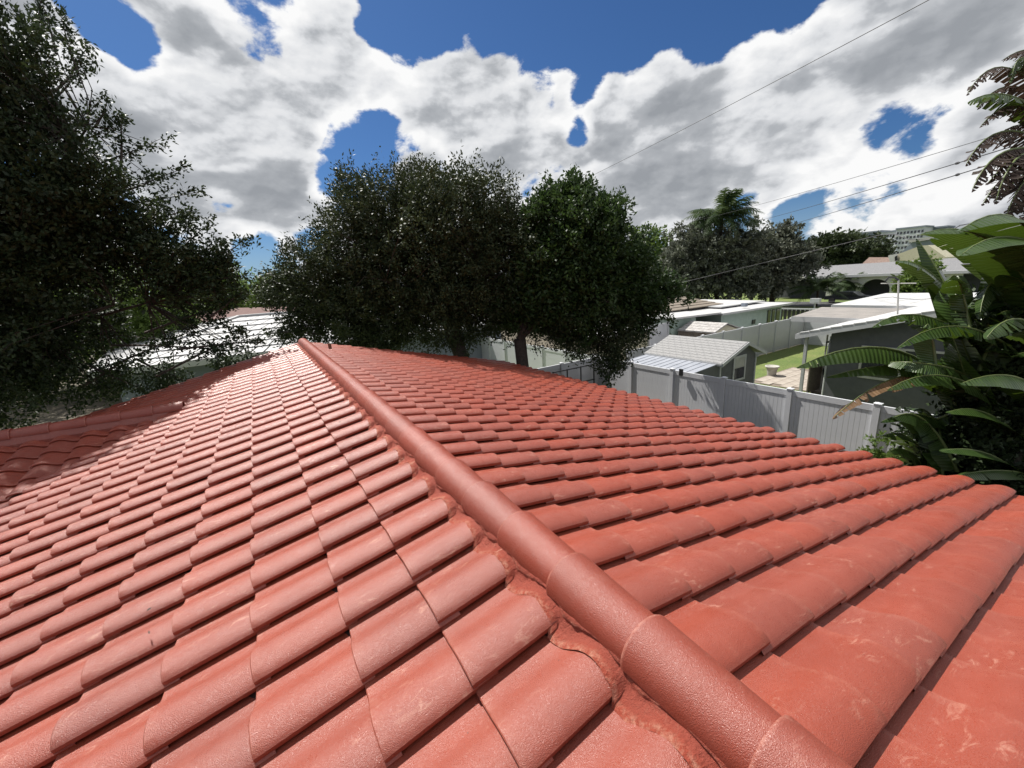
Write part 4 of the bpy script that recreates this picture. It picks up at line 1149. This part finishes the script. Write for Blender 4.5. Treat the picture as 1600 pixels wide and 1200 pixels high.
# left tree: close, dark, spreading over the left slope
lb = [BL_(20, 320, 7.9, 130), BL_(-80, 150, 7.6, 150), BL_(70, 410, 8.4, 105), BL_(225, 385, 9.0, 75), BL_(10, 520, 8.6, 95), BL_(-90, 480, 8, 190), BL_(-50, 300, 7.2, 130),
      BL_(60, 580, 9.2, 50), BL_(275, 430, 9.3, 50), BL_(330, 440, 9.5, 40), BL_(110, 275, 7.8, 66), BL_(10, 80, 7.6, 62), BL_(255, 592, 9.7, 30),
      BL_(350, 572, 10.1, 24), BL_(-40, 610, 8.8, 80), BL_(70, 180, 7.8, 40), BL_(200, 355, 8.6, 44), BL_(165, 300, 8.2, 30), BL_(150, 600, 9.6, 34),
      BL_(-150, 60, 7.0, 150), BL_(395, 560, 10.3, 18), BL_(340, 400, 9.5, 22), BL_(190, 578, 9.6, 22), BL_(150, 380, 8.6, 60)]
ex = [((120, 200), (150, 165)), ((110, 120), (140, 70)), ((170, 250), (255, 215)), ((200, 320), (312, 300)), ((220, 290), (290, 262)), ((270, 400), (330, 345)),
      ((320, 420), (392, 372)), ((330, 440), (398, 430)), ((110, 80), (95, 20)), ((160, 180), (168, 150)), ((190, 230), (190, 180)), ((250, 340), (300, 330)),
      ((300, 560), (385, 515)), ((240, 575), (300, 600)), ((330, 540), (410, 535)), ((80, 50), (60, 0)), ((280, 500), (370, 470)), ((180, 590), (240, 622)), ((350, 480), (385, 455)), ((150, 520), (260, 530)), ((200, 560), (330, 500)), ((240, 540), (350, 545)), ((120, 540), (190, 500)), ((60, 40), (75, -20)), ((100, 140), (130, 110)), ((130, 220), (200, 180)), ((180, 300), (240, 270)), ((100, 480), (170, 470)), ((260, 450), (300, 500)), ((330, 440), (350, 500)), ((290, 470), (370, 520))]
ex = [(D(a[0], a[1], 9.4), D(b_[0], b_[1], 9.6)) for a, b_ in ex]
tree('oak_tree', 'large dark spreading tree filling the left edge, its twigs hanging over the red roof', (-9.5, 12.5, G), lb, 5600, .100, .052, 26, MAT['leaf_left'],
     trunk_r=.3, fork=D(-80, 620, 9.2), seed=3, spray_len=.42, shell=.42, extra=ex, limbs=14)
# middle olive tree
mbl = [BL_(690, 385, 13, 110), BL_(620, 350, 13, 82), BL_(560, 405, 13, 78), BL_(740, 350, 13, 82), BL_(500, 430, 13, 60), BL_(780, 420, 13.2, 90), BL_(640, 450, 13, 80),
       BL_(560, 470, 13, 62), BL_(700, 480, 13, 70), BL_(455, 445, 13, 34), BL_(480, 490, 13.2, 30), BL_(530, 495, 13.2, 42), BL_(780, 490, 13.2, 42), BL_(455, 520, 13.4, 22), BL_(432, 465, 13.6, 24), BL_(490, 525, 13.4, 26), BL_(600, 525, 13.4, 40), BL_(560, 520, 13.4, 36), BL_(800, 370, 13.4, 46), BL_(720, 518, 13.4, 28), BL_(905, 505, 13.0, 58), BL_(960, 530, 12.8, 42), BL_(950, 560, 12.7, 26), BL_(860, 500, 13.0, 42), BL_(985, 500, 12.9, 34), BL_(620, 500, 13.2, 42), BL_(660, 305, 13, 46), BL_(560, 310, 13, 40)]
ex = [((440, 440), (402, 450)), ((520, 340), (515, 320)), ((470, 400), (448, 385)), ((470, 520), (415, 520)), ((480, 480), (430, 500))]
ex = [(D(a[0], a[1], 13), D(b_[0], b_[1], 13)) for a, b_ in ex]
pt = D(826, 574, 13.6)
tree('olive_tree', 'big round dense olive green tree beyond the ridge end of the red roof', (pt[0]-1.2, pt[1]+1.5, G), mbl, 9000, .105, .050, 26, MAT['leaf_mid'],
     trunk_r=.26, fork=D(700, 500, 13), seed=5, spray_len=.45, shell=.36, extra=ex, limbs=14)
# fresh green tree right of it, with the visible trunk
lbl = [BL_(890, 360, 12.5, 62), BL_(925, 410, 12.5, 66), BL_(860, 430, 12.5, 58), BL_(910, 470, 12.5, 58), BL_(980, 420, 12.7, 36), BL_(940, 350, 12.5, 36), BL_(850, 470, 12.5, 44),
       BL_(995, 470, 12.7, 38), BL_(895, 310, 12.5, 28), BL_(1035, 450, 13, 22), BL_(850, 340, 12.5, 30), BL_(800, 480, 12.8, 30), BL_(920, 330, 12.5, 22), BL_(870, 310, 12.5, 20)]
ex = [((895, 310), (893, 275)), ((930, 330), (962, 310)), ((960, 370), (978, 350)), ((1000, 430), (1015, 365)), ((1030, 440), (1068, 450)), ((1010, 400), (1005, 365)), ((860, 320), (850, 285)), ((960, 560), (950, 592)), ((870, 320), (862, 290)), ((915, 310), (925, 285)), ((945, 340), (940, 300)), ((985, 400), (990, 370)), ((1030, 460), (1075, 470)), ((1020, 480), (1050, 500)), ((960, 500), (1005, 520)), ((880, 310), (878, 296))]
ex = [(D(a[0], a[1], 12.6), D(b_[0], b_[1], 12.6)) for a, b_ in ex]
tb = D(829, 574, 12.8); 
tree('fresh_green_tree', 'upright tree with larger fresh green leaves whose leaning trunk stands before the pale fence', (tb[0]+.1, tb[1]-.0, G), lbl, 3300, .135, .072, 26, MAT['leaf_light'],
     trunk_r=.23, fork=D(812, 530, 12.8), seed=9, spray_len=.5, shell=.42, extra=ex, limbs=12)
# bushes and trees beyond, left gap
for i_, (x, y, d, r, n_, lab) in enumerate([(215, 470, 24, 75, 900, 'sunlit yellow green bush seen through the gap below the dark left tree'),
        (120, 480, 26, 110, 1100, 'green tree mass behind the leftmost dark branches'), (330, 450, 45, 45, 600, 'distant green tree between the left tree and the olive tree'),
        (20, 500, 22, 110, 900, 'tall green hedge tree at the far left behind the branches'), (440, 460, 60, 40, 500, 'far dark tree just left of the olive tree, above the brown roof')]):
    c = D(x, y, d)
    tree('background_tree', lab, (c[0], c[1], G), [BL_(x, y, d, r), BL_(x-r*.6, y+r*.3, d, r*.7), BL_(x+r*.6, y+r*.3, d, r*.65)], n_, .012*d**.9, .007*d**.9, 18, MAT['leaf_bush'], trunk_r=.2, seed=20+i_, spray_len=.6*d/25, shell=.4, branches=False)
# grey green trees beyond the mint house
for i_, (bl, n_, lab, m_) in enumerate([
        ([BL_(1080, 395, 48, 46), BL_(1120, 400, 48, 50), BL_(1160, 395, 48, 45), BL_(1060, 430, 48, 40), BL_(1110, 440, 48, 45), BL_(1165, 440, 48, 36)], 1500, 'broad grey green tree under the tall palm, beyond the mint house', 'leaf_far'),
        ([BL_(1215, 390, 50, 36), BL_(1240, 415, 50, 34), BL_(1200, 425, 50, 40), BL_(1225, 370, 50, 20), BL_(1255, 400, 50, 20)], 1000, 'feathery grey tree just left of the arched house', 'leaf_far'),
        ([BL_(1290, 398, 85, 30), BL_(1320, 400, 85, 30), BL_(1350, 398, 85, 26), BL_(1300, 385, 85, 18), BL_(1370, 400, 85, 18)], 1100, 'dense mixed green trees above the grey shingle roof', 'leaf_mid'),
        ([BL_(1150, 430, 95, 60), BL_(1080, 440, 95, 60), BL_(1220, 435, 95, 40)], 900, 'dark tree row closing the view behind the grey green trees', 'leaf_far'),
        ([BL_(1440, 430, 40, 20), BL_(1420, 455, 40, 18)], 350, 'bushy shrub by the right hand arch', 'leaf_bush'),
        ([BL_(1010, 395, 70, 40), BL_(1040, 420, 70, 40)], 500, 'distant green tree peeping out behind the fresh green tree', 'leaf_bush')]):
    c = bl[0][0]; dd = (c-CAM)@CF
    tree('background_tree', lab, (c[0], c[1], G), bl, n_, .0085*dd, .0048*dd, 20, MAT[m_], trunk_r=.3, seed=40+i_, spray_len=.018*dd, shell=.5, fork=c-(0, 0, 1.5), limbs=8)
# small shrub by our fence
c = at_depth(1388, 706, 8.2)
tree('shrub', 'small variegated shrub poking up between the roof edge and the fence', (c[0], c[1], G), [(c+(0, 0, -.1), .38), (c+(.25, -.3, -.25), .35)], 90, .09, .045, 22, MAT['leaf_bush'], trunk_r=.03, seed=77, spray_len=.2, shell=.5, branches=False, cat='shrub')
# far tree belts so the plain ends in greenery
def belt(name, x0, x1, yb, dmin, dmax, n, seed, z0, z1):
    rg = np.random.default_rng(seed)
    xs = rg.uniform(x0, x1, n); d_ = rg.uniform(dmin, dmax, n)
    P = np.array([at_depth(x, 430, dd) for x, dd in zip(xs, d_)]); 
    hh = np.array([mnoise.noise(Vector((x*.02, seed, 0)))*.5+.7 for x in xs])
    P[:, 2] = G + rg.uniform(0, 1, n)**.8*(z0+(z1-z0)*hh)
    V = leaf_quads(P, np.tile([0, 0, .3], (n, 1)), 1.5, .9, 1.0, rg)
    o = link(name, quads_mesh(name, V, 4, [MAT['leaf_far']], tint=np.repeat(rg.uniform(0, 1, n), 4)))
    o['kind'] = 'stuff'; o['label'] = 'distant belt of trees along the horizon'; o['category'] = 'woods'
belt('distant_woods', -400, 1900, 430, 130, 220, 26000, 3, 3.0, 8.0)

# palms
def frond(mb_, base, tip, sag, n, w_, mi=0, leaflet=.35):
    base = np.array(base, float); tip = np.array(tip, float); L = np.linalg.norm(tip-base)
    mid = (base+tip)/2+np.array([0, 0, sag]); pts = [(1-t)**2*base+2*t*(1-t)*mid+t*t*tip for t in np.linspace(0, 1, n)]
    mb_.tube(pts, [w_*(1-.8*t) for t in np.linspace(0, 1, n)], 4, cap=False, mi=mi)
    for i_ in range(1, n):
        t = i_/(n-1); tg = pts[i_]-pts[i_-1]; tg /= np.linalg.norm(tg)
        sd = np.cross(tg, [0, 0, 1]); sd /= np.linalg.norm(sd)+1e-6
        ll = leaflet*(math.sin(math.pi*(.12+.8*t)))*random.uniform(.8, 1.1)
        for s_ in (-1, 1):
            for q_ in range(3):
                p = pts[i_]-(pts[i_]-pts[i_-1])*q_/3
                e = p+sd*s_*ll*.75+tg*ll*.45+np.array([0, 0, -ll*random.uniform(.25, .7)])
                m_ = (p+e)/2+np.array([0, 0, ll*.12])
                k_ = len(mb_.v); wv = tg*ll*.045
                mb_.v += [tuple(p-wv), tuple(p+wv), tuple(m_+wv), tuple(m_-wv), tuple(e)]
                mb_.f += [(k_, k_+1, k_+2, k_+3), (k_+3, k_+2, k_+4)]; mb_.m += [mi, mi]
def palm(label, top, base, nf, fl, tr, mat='palm', group=None, seed=1, leaflet=.9):
    random.seed(seed); top = np.array(top, float); base = np.array(base, float)
    t = thing('palm_tree', label, 'palm tree', tuple(base), group)
    mb_ = MB(); mb_.tube([base, (base+top)/2+(.1, 0, 0), top], [tr*1.3, tr, tr*.8], 10); mb_.build('trunk', MAT['bark'], t, smooth=True)
    for k_ in range(nf):
        a = k_*2.4+random.uniform(-.2, .2); el = random.uniform(-.35, 1.1)
        v = np.array([math.cos(a)*math.cos(el), math.sin(a)*math.cos(el), math.sin(el)-.25])
        b = MB(); frond(b, top, top+v*fl, fl*.24, 15, tr*.14, 0, leaflet); b.build('frond', MAT[mat], t)
tp = D(1128, 338, 46)
palm('tall feathery palm standing above the grey green trees', tp, (tp[0], tp[1], G), 38, 4.3, .22, seed=5, leaflet=1.3)
for i_, (x, y, d_, fl, lab) in enumerate([(1278, 452, 48, 3.2, 'low bushy cycad palm left of the white arches'), (1325, 442, 55, 2.6, 'palm bush in front of the first arch')]):
    tp = D(x, y, d_); palm(lab, tp, (tp[0], tp[1], G), 34, fl, .12, seed=11+i_, leaflet=.8)
for i_, (x, y, lab) in enumerate([(1309, 368, 'left one of two small palms before the long dark roofed block'), (1333, 366, 'right one of two small palms before the long dark roofed block')]):
    tp = D(x, y, 110); palm(lab, tp, (tp[0], tp[1], G), 16, 2.6, .2, seed=21+i_, leaflet=.8)

# ================================================================== GIANT BIRD OF PARADISE (right)
def broad_leaf(parent, base, mid, tip, W, fold=50, torn=.3, mat='banana', seed=0, roll=0.0, name='leaf', n=30, ragged=.0, petiole=None, frac=1.0, label=None):
    rg = np.random.default_rng(seed)
    b0, c0, t0 = (np.array(q, float) for q in (base, mid, tip))
    ctrl = 2*c0-.5*(b0+t0)
    def B(t): return (1-t)**2*b0+2*t*(1-t)*ctrl+t*t*t0
    L = np.linalg.norm(t0-c0)+np.linalg.norm(c0-b0)
    V = []; F = []; T = []; UV = []; MI = []
    fr = RAD(fold)
    for s_ in (-1, 1):
        k_ = 0; off = 0.0; gap = 0
        tears = [i_ == 0 or rg.uniform() < torn for i_ in range(n)]+[True]
        for i_ in range(n):
            if tears[i_]:
                off = rg.normal(0, .34*torn*2+.05); short = 1-abs(rg.normal(0, .18))*ragged*2
                newstrip = True
            else: newstrip = False
            ta, tb_ = i_/n, (i_+1)/n
            shrink = .0 if not newstrip else .12
            row = []
            for tt in (ta+shrink*.0, tb_-(0.16/n if torn > 0 and tears[i_+1] else 0)):
                p = B(tt); tg = B(min(1, tt+.01))-B(max(0, tt-.01)); tg /= np.linalg.norm(tg)
                sd = np.cross(tg, [0, 0, 1.0]); sd /= np.linalg.norm(sd)+1e-6; upv = np.cross(sd, tg)
                if roll:
                    q_ = Quaternion(Vector(tg), roll); sd = np.array(q_ @ Vector(sd)); upv = np.array(q_ @ Vector(upv))
                wv = W*.5*(math.sin(math.pi*min(1, (.05+.95*tt))**.72))**.62 if tt < .999 else W*.03
                wv = max(wv, W*.02)*short
                for g in range(4):
                    a = fr*(.45+.55*g/3) + off*(g/3)
                    rad_ = wv*g/3
                    a_m = fr*(.7)+off*.5*g/3
                    pos = p + sd*s_*rad_*math.cos(a_m) - upv*(rad_*math.sin(a_m)+.10*wv*(g/3)**2*math.sin(fr)) + tg*rad_*(.28+off*.3)
                    row.append(pos)
            o = len(V); V += [tuple(q) for q in row]
            for g in range(3):
                F.append((o+g, o+4+g, o+5+g, o+g+1)); MI.append(0)
            for tt in (ta, tb_):
                for g in range(4): UV.append((tt, g/3))
            T += [float(np.clip(.5+rg.normal(0, .2)+off*.6, 0, 1))]*8
    me = bpy.data.meshes.new(name)
    # midrib
    mb_ = MB(); pts = [B(t) for t in np.linspace(0, .98, 12)]
    if petiole is not None: pts = [np.array(petiole, float), (np.array(petiole)+b0)/2] + pts
    rr = np.linspace(.024, .004, len(pts))*max(.6, W/.5)
    mb_.tube(pts, list(rr), 6, cap=False)
    nv = len(V)
    V2 = V+mb_.v; F2 = F+[tuple(i_+nv for i_ in f) for f in mb_.f]
    me.from_pydata(V2, [], F2); me.materials.append(MAT[mat]); me.materials.append(MAT['midrib'])
    me.polygons.foreach_set('material_index', MI+[1]*len(mb_.f)); me.polygons.foreach_set('use_smooth', [True]*len(F2))
    a = me.attributes.new('tint', 'FLOAT', 'POINT'); a.data.foreach_set('value', T+[.5]*len(mb_.v))
    uvl = me.uv_layers.new(name='UVMap'); uvv = UV+[(0, 0)]*len(mb_.v)
    li = np.empty(len(me.loops), np.int32); me.loops.foreach_get('vertex_index', li)
    uvl.data.foreach_set('uv', np.array(uvv, np.float32)[li].ravel()); me.update()
    o = link(name, me, parent)
    if label: o['label'] = label
    return o
bp = thing('bird_of_paradise_plant', 'huge broad leaved green plant with torn arching leaves beside the fence at right', 'plant', (9.2, .6, G))
stems = [D(1560, 640, 6.8), D(1520, 660, 7.0), D(1600, 600, 6.5), D(1590, 700, 6.4)]
for i_, s_ in enumerate(stems):
    mb = MB(); mb.tube([(s_[0]+random.uniform(-.3, .3), s_[1]+random.uniform(-.3, .3), G), s_+(0, 0, -.8), s_], [.13, .10, .06], 8); mb.build('stem', MAT['stem'], bp, smooth=True)
LV = [ # base px, mid px, tip px (each with depth), width, fold, torn, mat, ragged
 ((1500, 620, 8.2), (1390, 545, 7.9), (1243, 575, 7.7), .62, 62, .22, 'banana', .1),
 ((1530, 640, 8.2), (1440, 575, 7.9), (1290, 590, 7.8), .5, 60, .3, 'banana', .2),
 ((1480, 600, 8.0), (1400, 590, 7.7), (1300, 655, 7.4), .38, 62, .75, 'banana_dry', .5),
 ((1540, 600, 7.8), (1490, 470, 8.2), (1432, 372, 8.6), .62, 20, .12, 'banana', .0),
 ((1560, 560, 7.9), (1470, 440, 8.0), (1400, 408, 8.2), .55, 38, .25, 'banana', .1),
 ((1580, 600, 7.6), (1550, 430, 7.8), (1455, 372, 7.8), .66, 30, .12, 'banana', .0),
 ((1640, 520, 7.4), (1560, 385, 7.0), (1440, 365, 6.8), .7, 32, .10, 'banana', .0),
 ((1660, 480, 7.2), (1600, 350, 6.6), (1500, 360, 6.4), .75, 38, .12, 'banana', .05),
 ((1700, 460, 7.0), (1600, 375, 6.4), (1500, 400, 6.2), .7, 30, .2, 'banana', .1),
 ((1560, 560, 8.0), (1450, 495, 7.6), (1362, 512, 7.5), .42, 58, .7, 'banana', .4),
 ((1600, 560, 7.6), (1500, 510, 7.2), (1400, 545, 7.1), .4, 60, .6, 'banana', .3),
 ((1560, 640, 8.0), (1500, 520, 7.7), (1500, 430, 7.8), .6, 18, .15, 'banana', .0),
 ((1540, 680, 8.1), (1510, 590, 7.6), (1480, 500, 7.6), .62, 15, .1, 'banana', .0),
 ((1580, 660, 7.8), (1490, 590, 7.2), (1385, 610, 7.0), .5, 60, .5, 'banana', .3),
 ((1600, 690, 7.6), (1540, 645, 6.9), (1480, 645, 6.6), .36, 40, .05, 'banana', .0),
 ((1580, 730, 7.4), (1530, 705, 6.6), (1470, 705, 6.3), .34, 30, .0, 'banana', .0),
 ((1520, 700, 8.2), (1450, 650, 7.6), (1375, 660, 7.4), .34, 60, .4, 'banana', .3),
 ((1600, 740, 7.2), (1550, 735, 6.6), (1490, 745, 6.4), .3, 40, .1, 'banana', .1),
 ((1640, 640, 7.4), (1590, 590, 6.6), (1500, 600, 6.4), .5, 50, .3, 'banana', .2),
 ((1660, 560, 7.2), (1600, 500, 6.4), (1540, 530, 6.2), .5, 50, .7, 'banana', .4),
 ((1620, 520, 7.6), (1560, 440, 7.6), (1530, 500, 7.4), .45, 62, .6, 'banana', .3),
 ((1650, 600, 7.4), (1620, 470, 7.3), (1560, 430, 7.1), .65, 40, .3, 'banana', .2),
 ((1600, 640, 7.9), (1545, 580, 8.1), (1470, 560, 8.3), .6, 35, .3, 'banana', .2),
 ((1620, 700, 7.8), (1550, 640, 8.0), (1480, 620, 8.2), .6, 30, .3, 'banana', .2),
 ((1650, 740, 7.4), (1590, 680, 7.6), (1500, 690, 7.8), .65, 35, .3, 'banana', .2),
 ((1660, 700, 7.4), (1600, 630, 7.7), (1540, 600, 8.2), .7, 20, .3, 'banana', .2)]
for i_, (a, b_, c_, W_, fo, to, mt, rag) in enumerate(LV):
    st_ = stems[i_ % 4]+(0, 0, -.3)
    q_ = .86
    broad_leaf(bp, D(a[0], a[1], a[2]*q_), D(b_[0], b_[1], b_[2]*q_), D(c_[0], c_[1], c_[2]*q_), W_*1.35*q_, fo*.92, to*.8, mt, seed=i_+2, ragged=rag, petiole=st_, n=32)
# darker leaves deep inside the clump
rgb = np.random.default_rng(12)
for i_ in range(70):
    x = rgb.uniform(1425, 1650); y = rgb.uniform(450, 800); d_ = rgb.uniform(6.3, 7.0)
    a = D(x+30, y+60, d_); dx, dy = rgb.uniform(-120, 40), rgb.uniform(-110, 20)
    broad_leaf(bp, a, D(x+30+dx*.5, y+60+dy*.75, d_), D(x+30+dx, y+60+dy*.8, d_+rgb.uniform(-.6, .6)), rgb.uniform(.4, .68), rgb.uniform(20, 60), .35, 'banana', seed=100+i_, ragged=.3, n=22)
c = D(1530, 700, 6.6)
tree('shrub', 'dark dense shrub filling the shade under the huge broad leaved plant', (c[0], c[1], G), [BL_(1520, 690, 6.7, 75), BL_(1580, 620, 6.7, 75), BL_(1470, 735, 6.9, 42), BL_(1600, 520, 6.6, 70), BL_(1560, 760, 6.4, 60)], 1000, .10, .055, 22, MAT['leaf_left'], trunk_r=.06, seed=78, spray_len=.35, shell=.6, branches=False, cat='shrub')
# second, taller plant with dead hanging leaves at the top right
dp = thing('dead_leaved_plant', 'tall plant crown with brown dead torn leaves hanging at the upper right edge', 'plant', (9.0, -1.2, G))
cs_ = D(1655, 235, 7.0)
mb = MB(); mb.tube([(cs_[0]+.3, cs_[1]-.3, G), (cs_[0]+.15, cs_[1], 0), cs_+(0, 0, -.2)], [.16, .13, .1], 10); mb.build('stem', MAT['stem'], dp, smooth=True)
DL = [((1690, 260, 7.0), (1650, 250, 6.9), (1570, 345, 6.9), .7, 72, .9, 'dead_frond', .5), ((1690, 240, 7.2), (1630, 215, 7.2), (1540, 290, 7.2), .6, 68, .85, 'dead_frond', .5), ((1700, 290, 7.0), (1660, 290, 7.0), (1590, 370, 7.0), .7, 70, .85, 'dead_frond', .5), ((1650, 170, 7.0), (1570, 105, 7.0), (1510, 150, 7.0), .34, 60, .85, 'dead_frond', .5), ((1650, 200, 7.0), (1580, 150, 6.8), (1512, 160, 6.8), .42, 55, .6, 'banana', .4),
      ((1650, 215, 7.0), (1590, 165, 6.9), (1530, 200, 6.9), .36, 65, .9, 'dead_frond', .5), ((1660, 240, 7.0), (1570, 205, 6.9), (1508, 260, 6.9), .5, 66, .9, 'dead_frond', .6),
      ((1660, 250, 7.0), (1575, 235, 6.7), (1518, 300, 6.7), .55, 70, .9, 'dead_frond', .6), ((1670, 260, 7.0), (1600, 240, 6.6), (1555, 320, 6.6), .6, 70, .9, 'dead_frond', .6),
      ((1670, 270, 7.0), (1620, 260, 6.8), (1580, 335, 6.8), .6, 72, .9, 'dead_frond', .5), ((1660, 130, 7.0), (1620, 80, 7.0), (1565, 95, 7.0), .35, 60, .8, 'dead_frond', .5),
      ((1640, 140, 7.0), (1600, 90, 6.9), (1580, 130, 6.9), .3, 65, .8, 'banana', .4), ((1680, 250, 7.0), (1640, 300, 6.7), (1600, 360, 6.7), .6, 65, .8, 'dead_frond', .5)]
DL = DL+[((a[0]+12, a[1]+26, a[2]+.25), (b_[0]+18, b_[1]+30, b_[2]+.2), (c_[0]+16, c_[1]+22, c_[2]+.2), W_*.9, fo, to, mt, rag) for a, b_, c_, W_, fo, to, mt, rag in DL if mt == 'dead_frond']
for i_, (a, b_, c_, W_, fo, to, mt, rag) in enumerate(DL):
    broad_leaf(dp, D(*a), D(*b_), D(*c_), W_*1.25, fo, to, mt, seed=i_+60, ragged=rag, petiole=cs_, n=40, name='dead_leaf' if mt != 'banana' else 'leaf')

# ================================================================== POWER LINES
def cable(label, pts, r, sag=.0, name='power_line'):
    pts = [np.array(p, float) for p in pts]
    if len(pts) == 2:
        a, b_ = pts; pts = [a+(b_-a)*t-np.array([0, 0, sag*4*t*(1-t)]) for t in np.linspace(0, 1, 24)]
    mb_ = MB(); mb_.tube(pts, r, 6, cap=False); return tag(mb_.build(name, MAT['wire']), label, 'cable')
cable('thin overhead wire crossing highest, from behind the trees to the top edge', [D(800, 332, 46), D(1530, -42, 9)], .010, .25)
cable('upper one of the three long wires running to the dead leaved plant', [D(1050, 352, 50), D(1700, 168, 9)], .009, .25)
cable('middle one of the three long wires, ending in a black clamp', [D(1150, 352, 60), D(1660, 205, 8)], .013, .2)
cable('lower one of the three long wires, with a splice knot', [D(1180, 363, 60), D(1660, 222, 7.5)], .013, .2)
cable('wire passing just above the far apartment roofs', [D(1380, 382, 60), D(1700, 300, 9)], .008, .1)
cable('pale service cable from the green tree to the slack loop above the roofs', [D(1000, 455, 24), D(1080, 438, 22), D(1200, 409, 20), D(1300, 385, 18), D(1376, 367, 16), D(1397, 366, 15.5), D(1420, 374, 15), D(1450, 375, 14.5), D(1478, 366, 14), D(1500, 352, 13), D(1530, 347, 12), D(1600, 344, 11), D(1680, 350, 10)], .013)
cable('low service cable running to the mast on the white roof', [D(1080, 492, 40), D(1200, 479, 34), D(1300, 471, 28), D(1395, 464, 23), D(1404, 466, 22.5), D(1430, 468, 21), D(1470, 466, 20)], .014)

# black clamps and splices hanging on the wires
for w0, w1, sg_, which in ((D(1150, 352, 60), D(1660, 205, 8), .2, 'middle one'), (D(1180, 363, 60), D(1660, 222, 7.5), .2, 'lowest one')):
    ts = np.linspace(0, 1, 4000); Q = [w0+(w1-w0)*t-np.array([0, 0, sg_*4*t*(1-t)]) for t in ts]
    kx = int(np.argmin([abs(to_px(q)[0]-1496) for q in Q])); a = Q[kx]; dv = (w1-w0)/np.linalg.norm(w1-w0)
    mb = MB(); mb.tube([a-dv*.12, a-dv*.04, a+dv*.04, a+dv*.12], [.014, .035, .035, .014], 8)
    tag(mb.build('cable_clamp', MAT['wire']), 'black clamp on the %s of the long wires near the dead leaved plant' % which, 'clamp')
# gutters and downspouts
b = MB(); b.tube([(17.2, 6.52, ev_z-.1), (17.05, 6.50, ev_z-.5), (17.03, 6.50, G+.1)], .035, 8); b.build('downspout', MAT['trim'], gh)
b = MB(); b.box(12.74, 8.06, ez-.10, 12.764, 11.5, ez-.04); b.build('gutter', MAT['trim'], shed)
# dry leaves fallen on the red roof
rl = np.random.default_rng(31); P_ = []
for i_ in range(46):
    sg = -1 if rl.uniform() < .65 else 1; d_ = rl.uniform(.25, 4.0); y_ = rl.uniform(.3, 9)
    P_.append((sg*d_*cp_, y_, -d_*sp_+.038))
P_ = np.array(P_); Vn = leaf_quads(P_, np.tile([0, 0, 0], (len(P_), 1)), .030, .014, .6, rl, up=.0)
Vq = Vn.reshape(-1, 4, 3); Vq[:, :, 2] = P_[:, None, 2]+(Vq[:, :, 2]-P_[:, None, 2])*.15
lf = link('fallen_leaves', quads_mesh('fallen_leaves', Vq.reshape(-1, 3), 4, [MAT['bark']])); tag(lf, 'tiny dry leaves scattered over the red tiles', 'leaves', kind='stuff')
# repeats share a group
GR = {'vinyl_fence': 'white vinyl fence runs between the gardens', 'background_tree': 'trees standing beyond the neighbouring houses', 'apartment_building': 'apartment blocks on the skyline',
      'power_line': 'overhead wires crossing the sky', 'palm_tree': 'palms beyond the neighbouring houses', 'cable_clamp': 'clamps on the wires', 'shrub': 'shrubs between our roof and the fence'}
for o in list(COL.objects):
    if o.parent is None and 'label' in o.keys():
        n_ = o.name.split('.')[0]
        if n_ in GR: o['group'] = GR[n_]
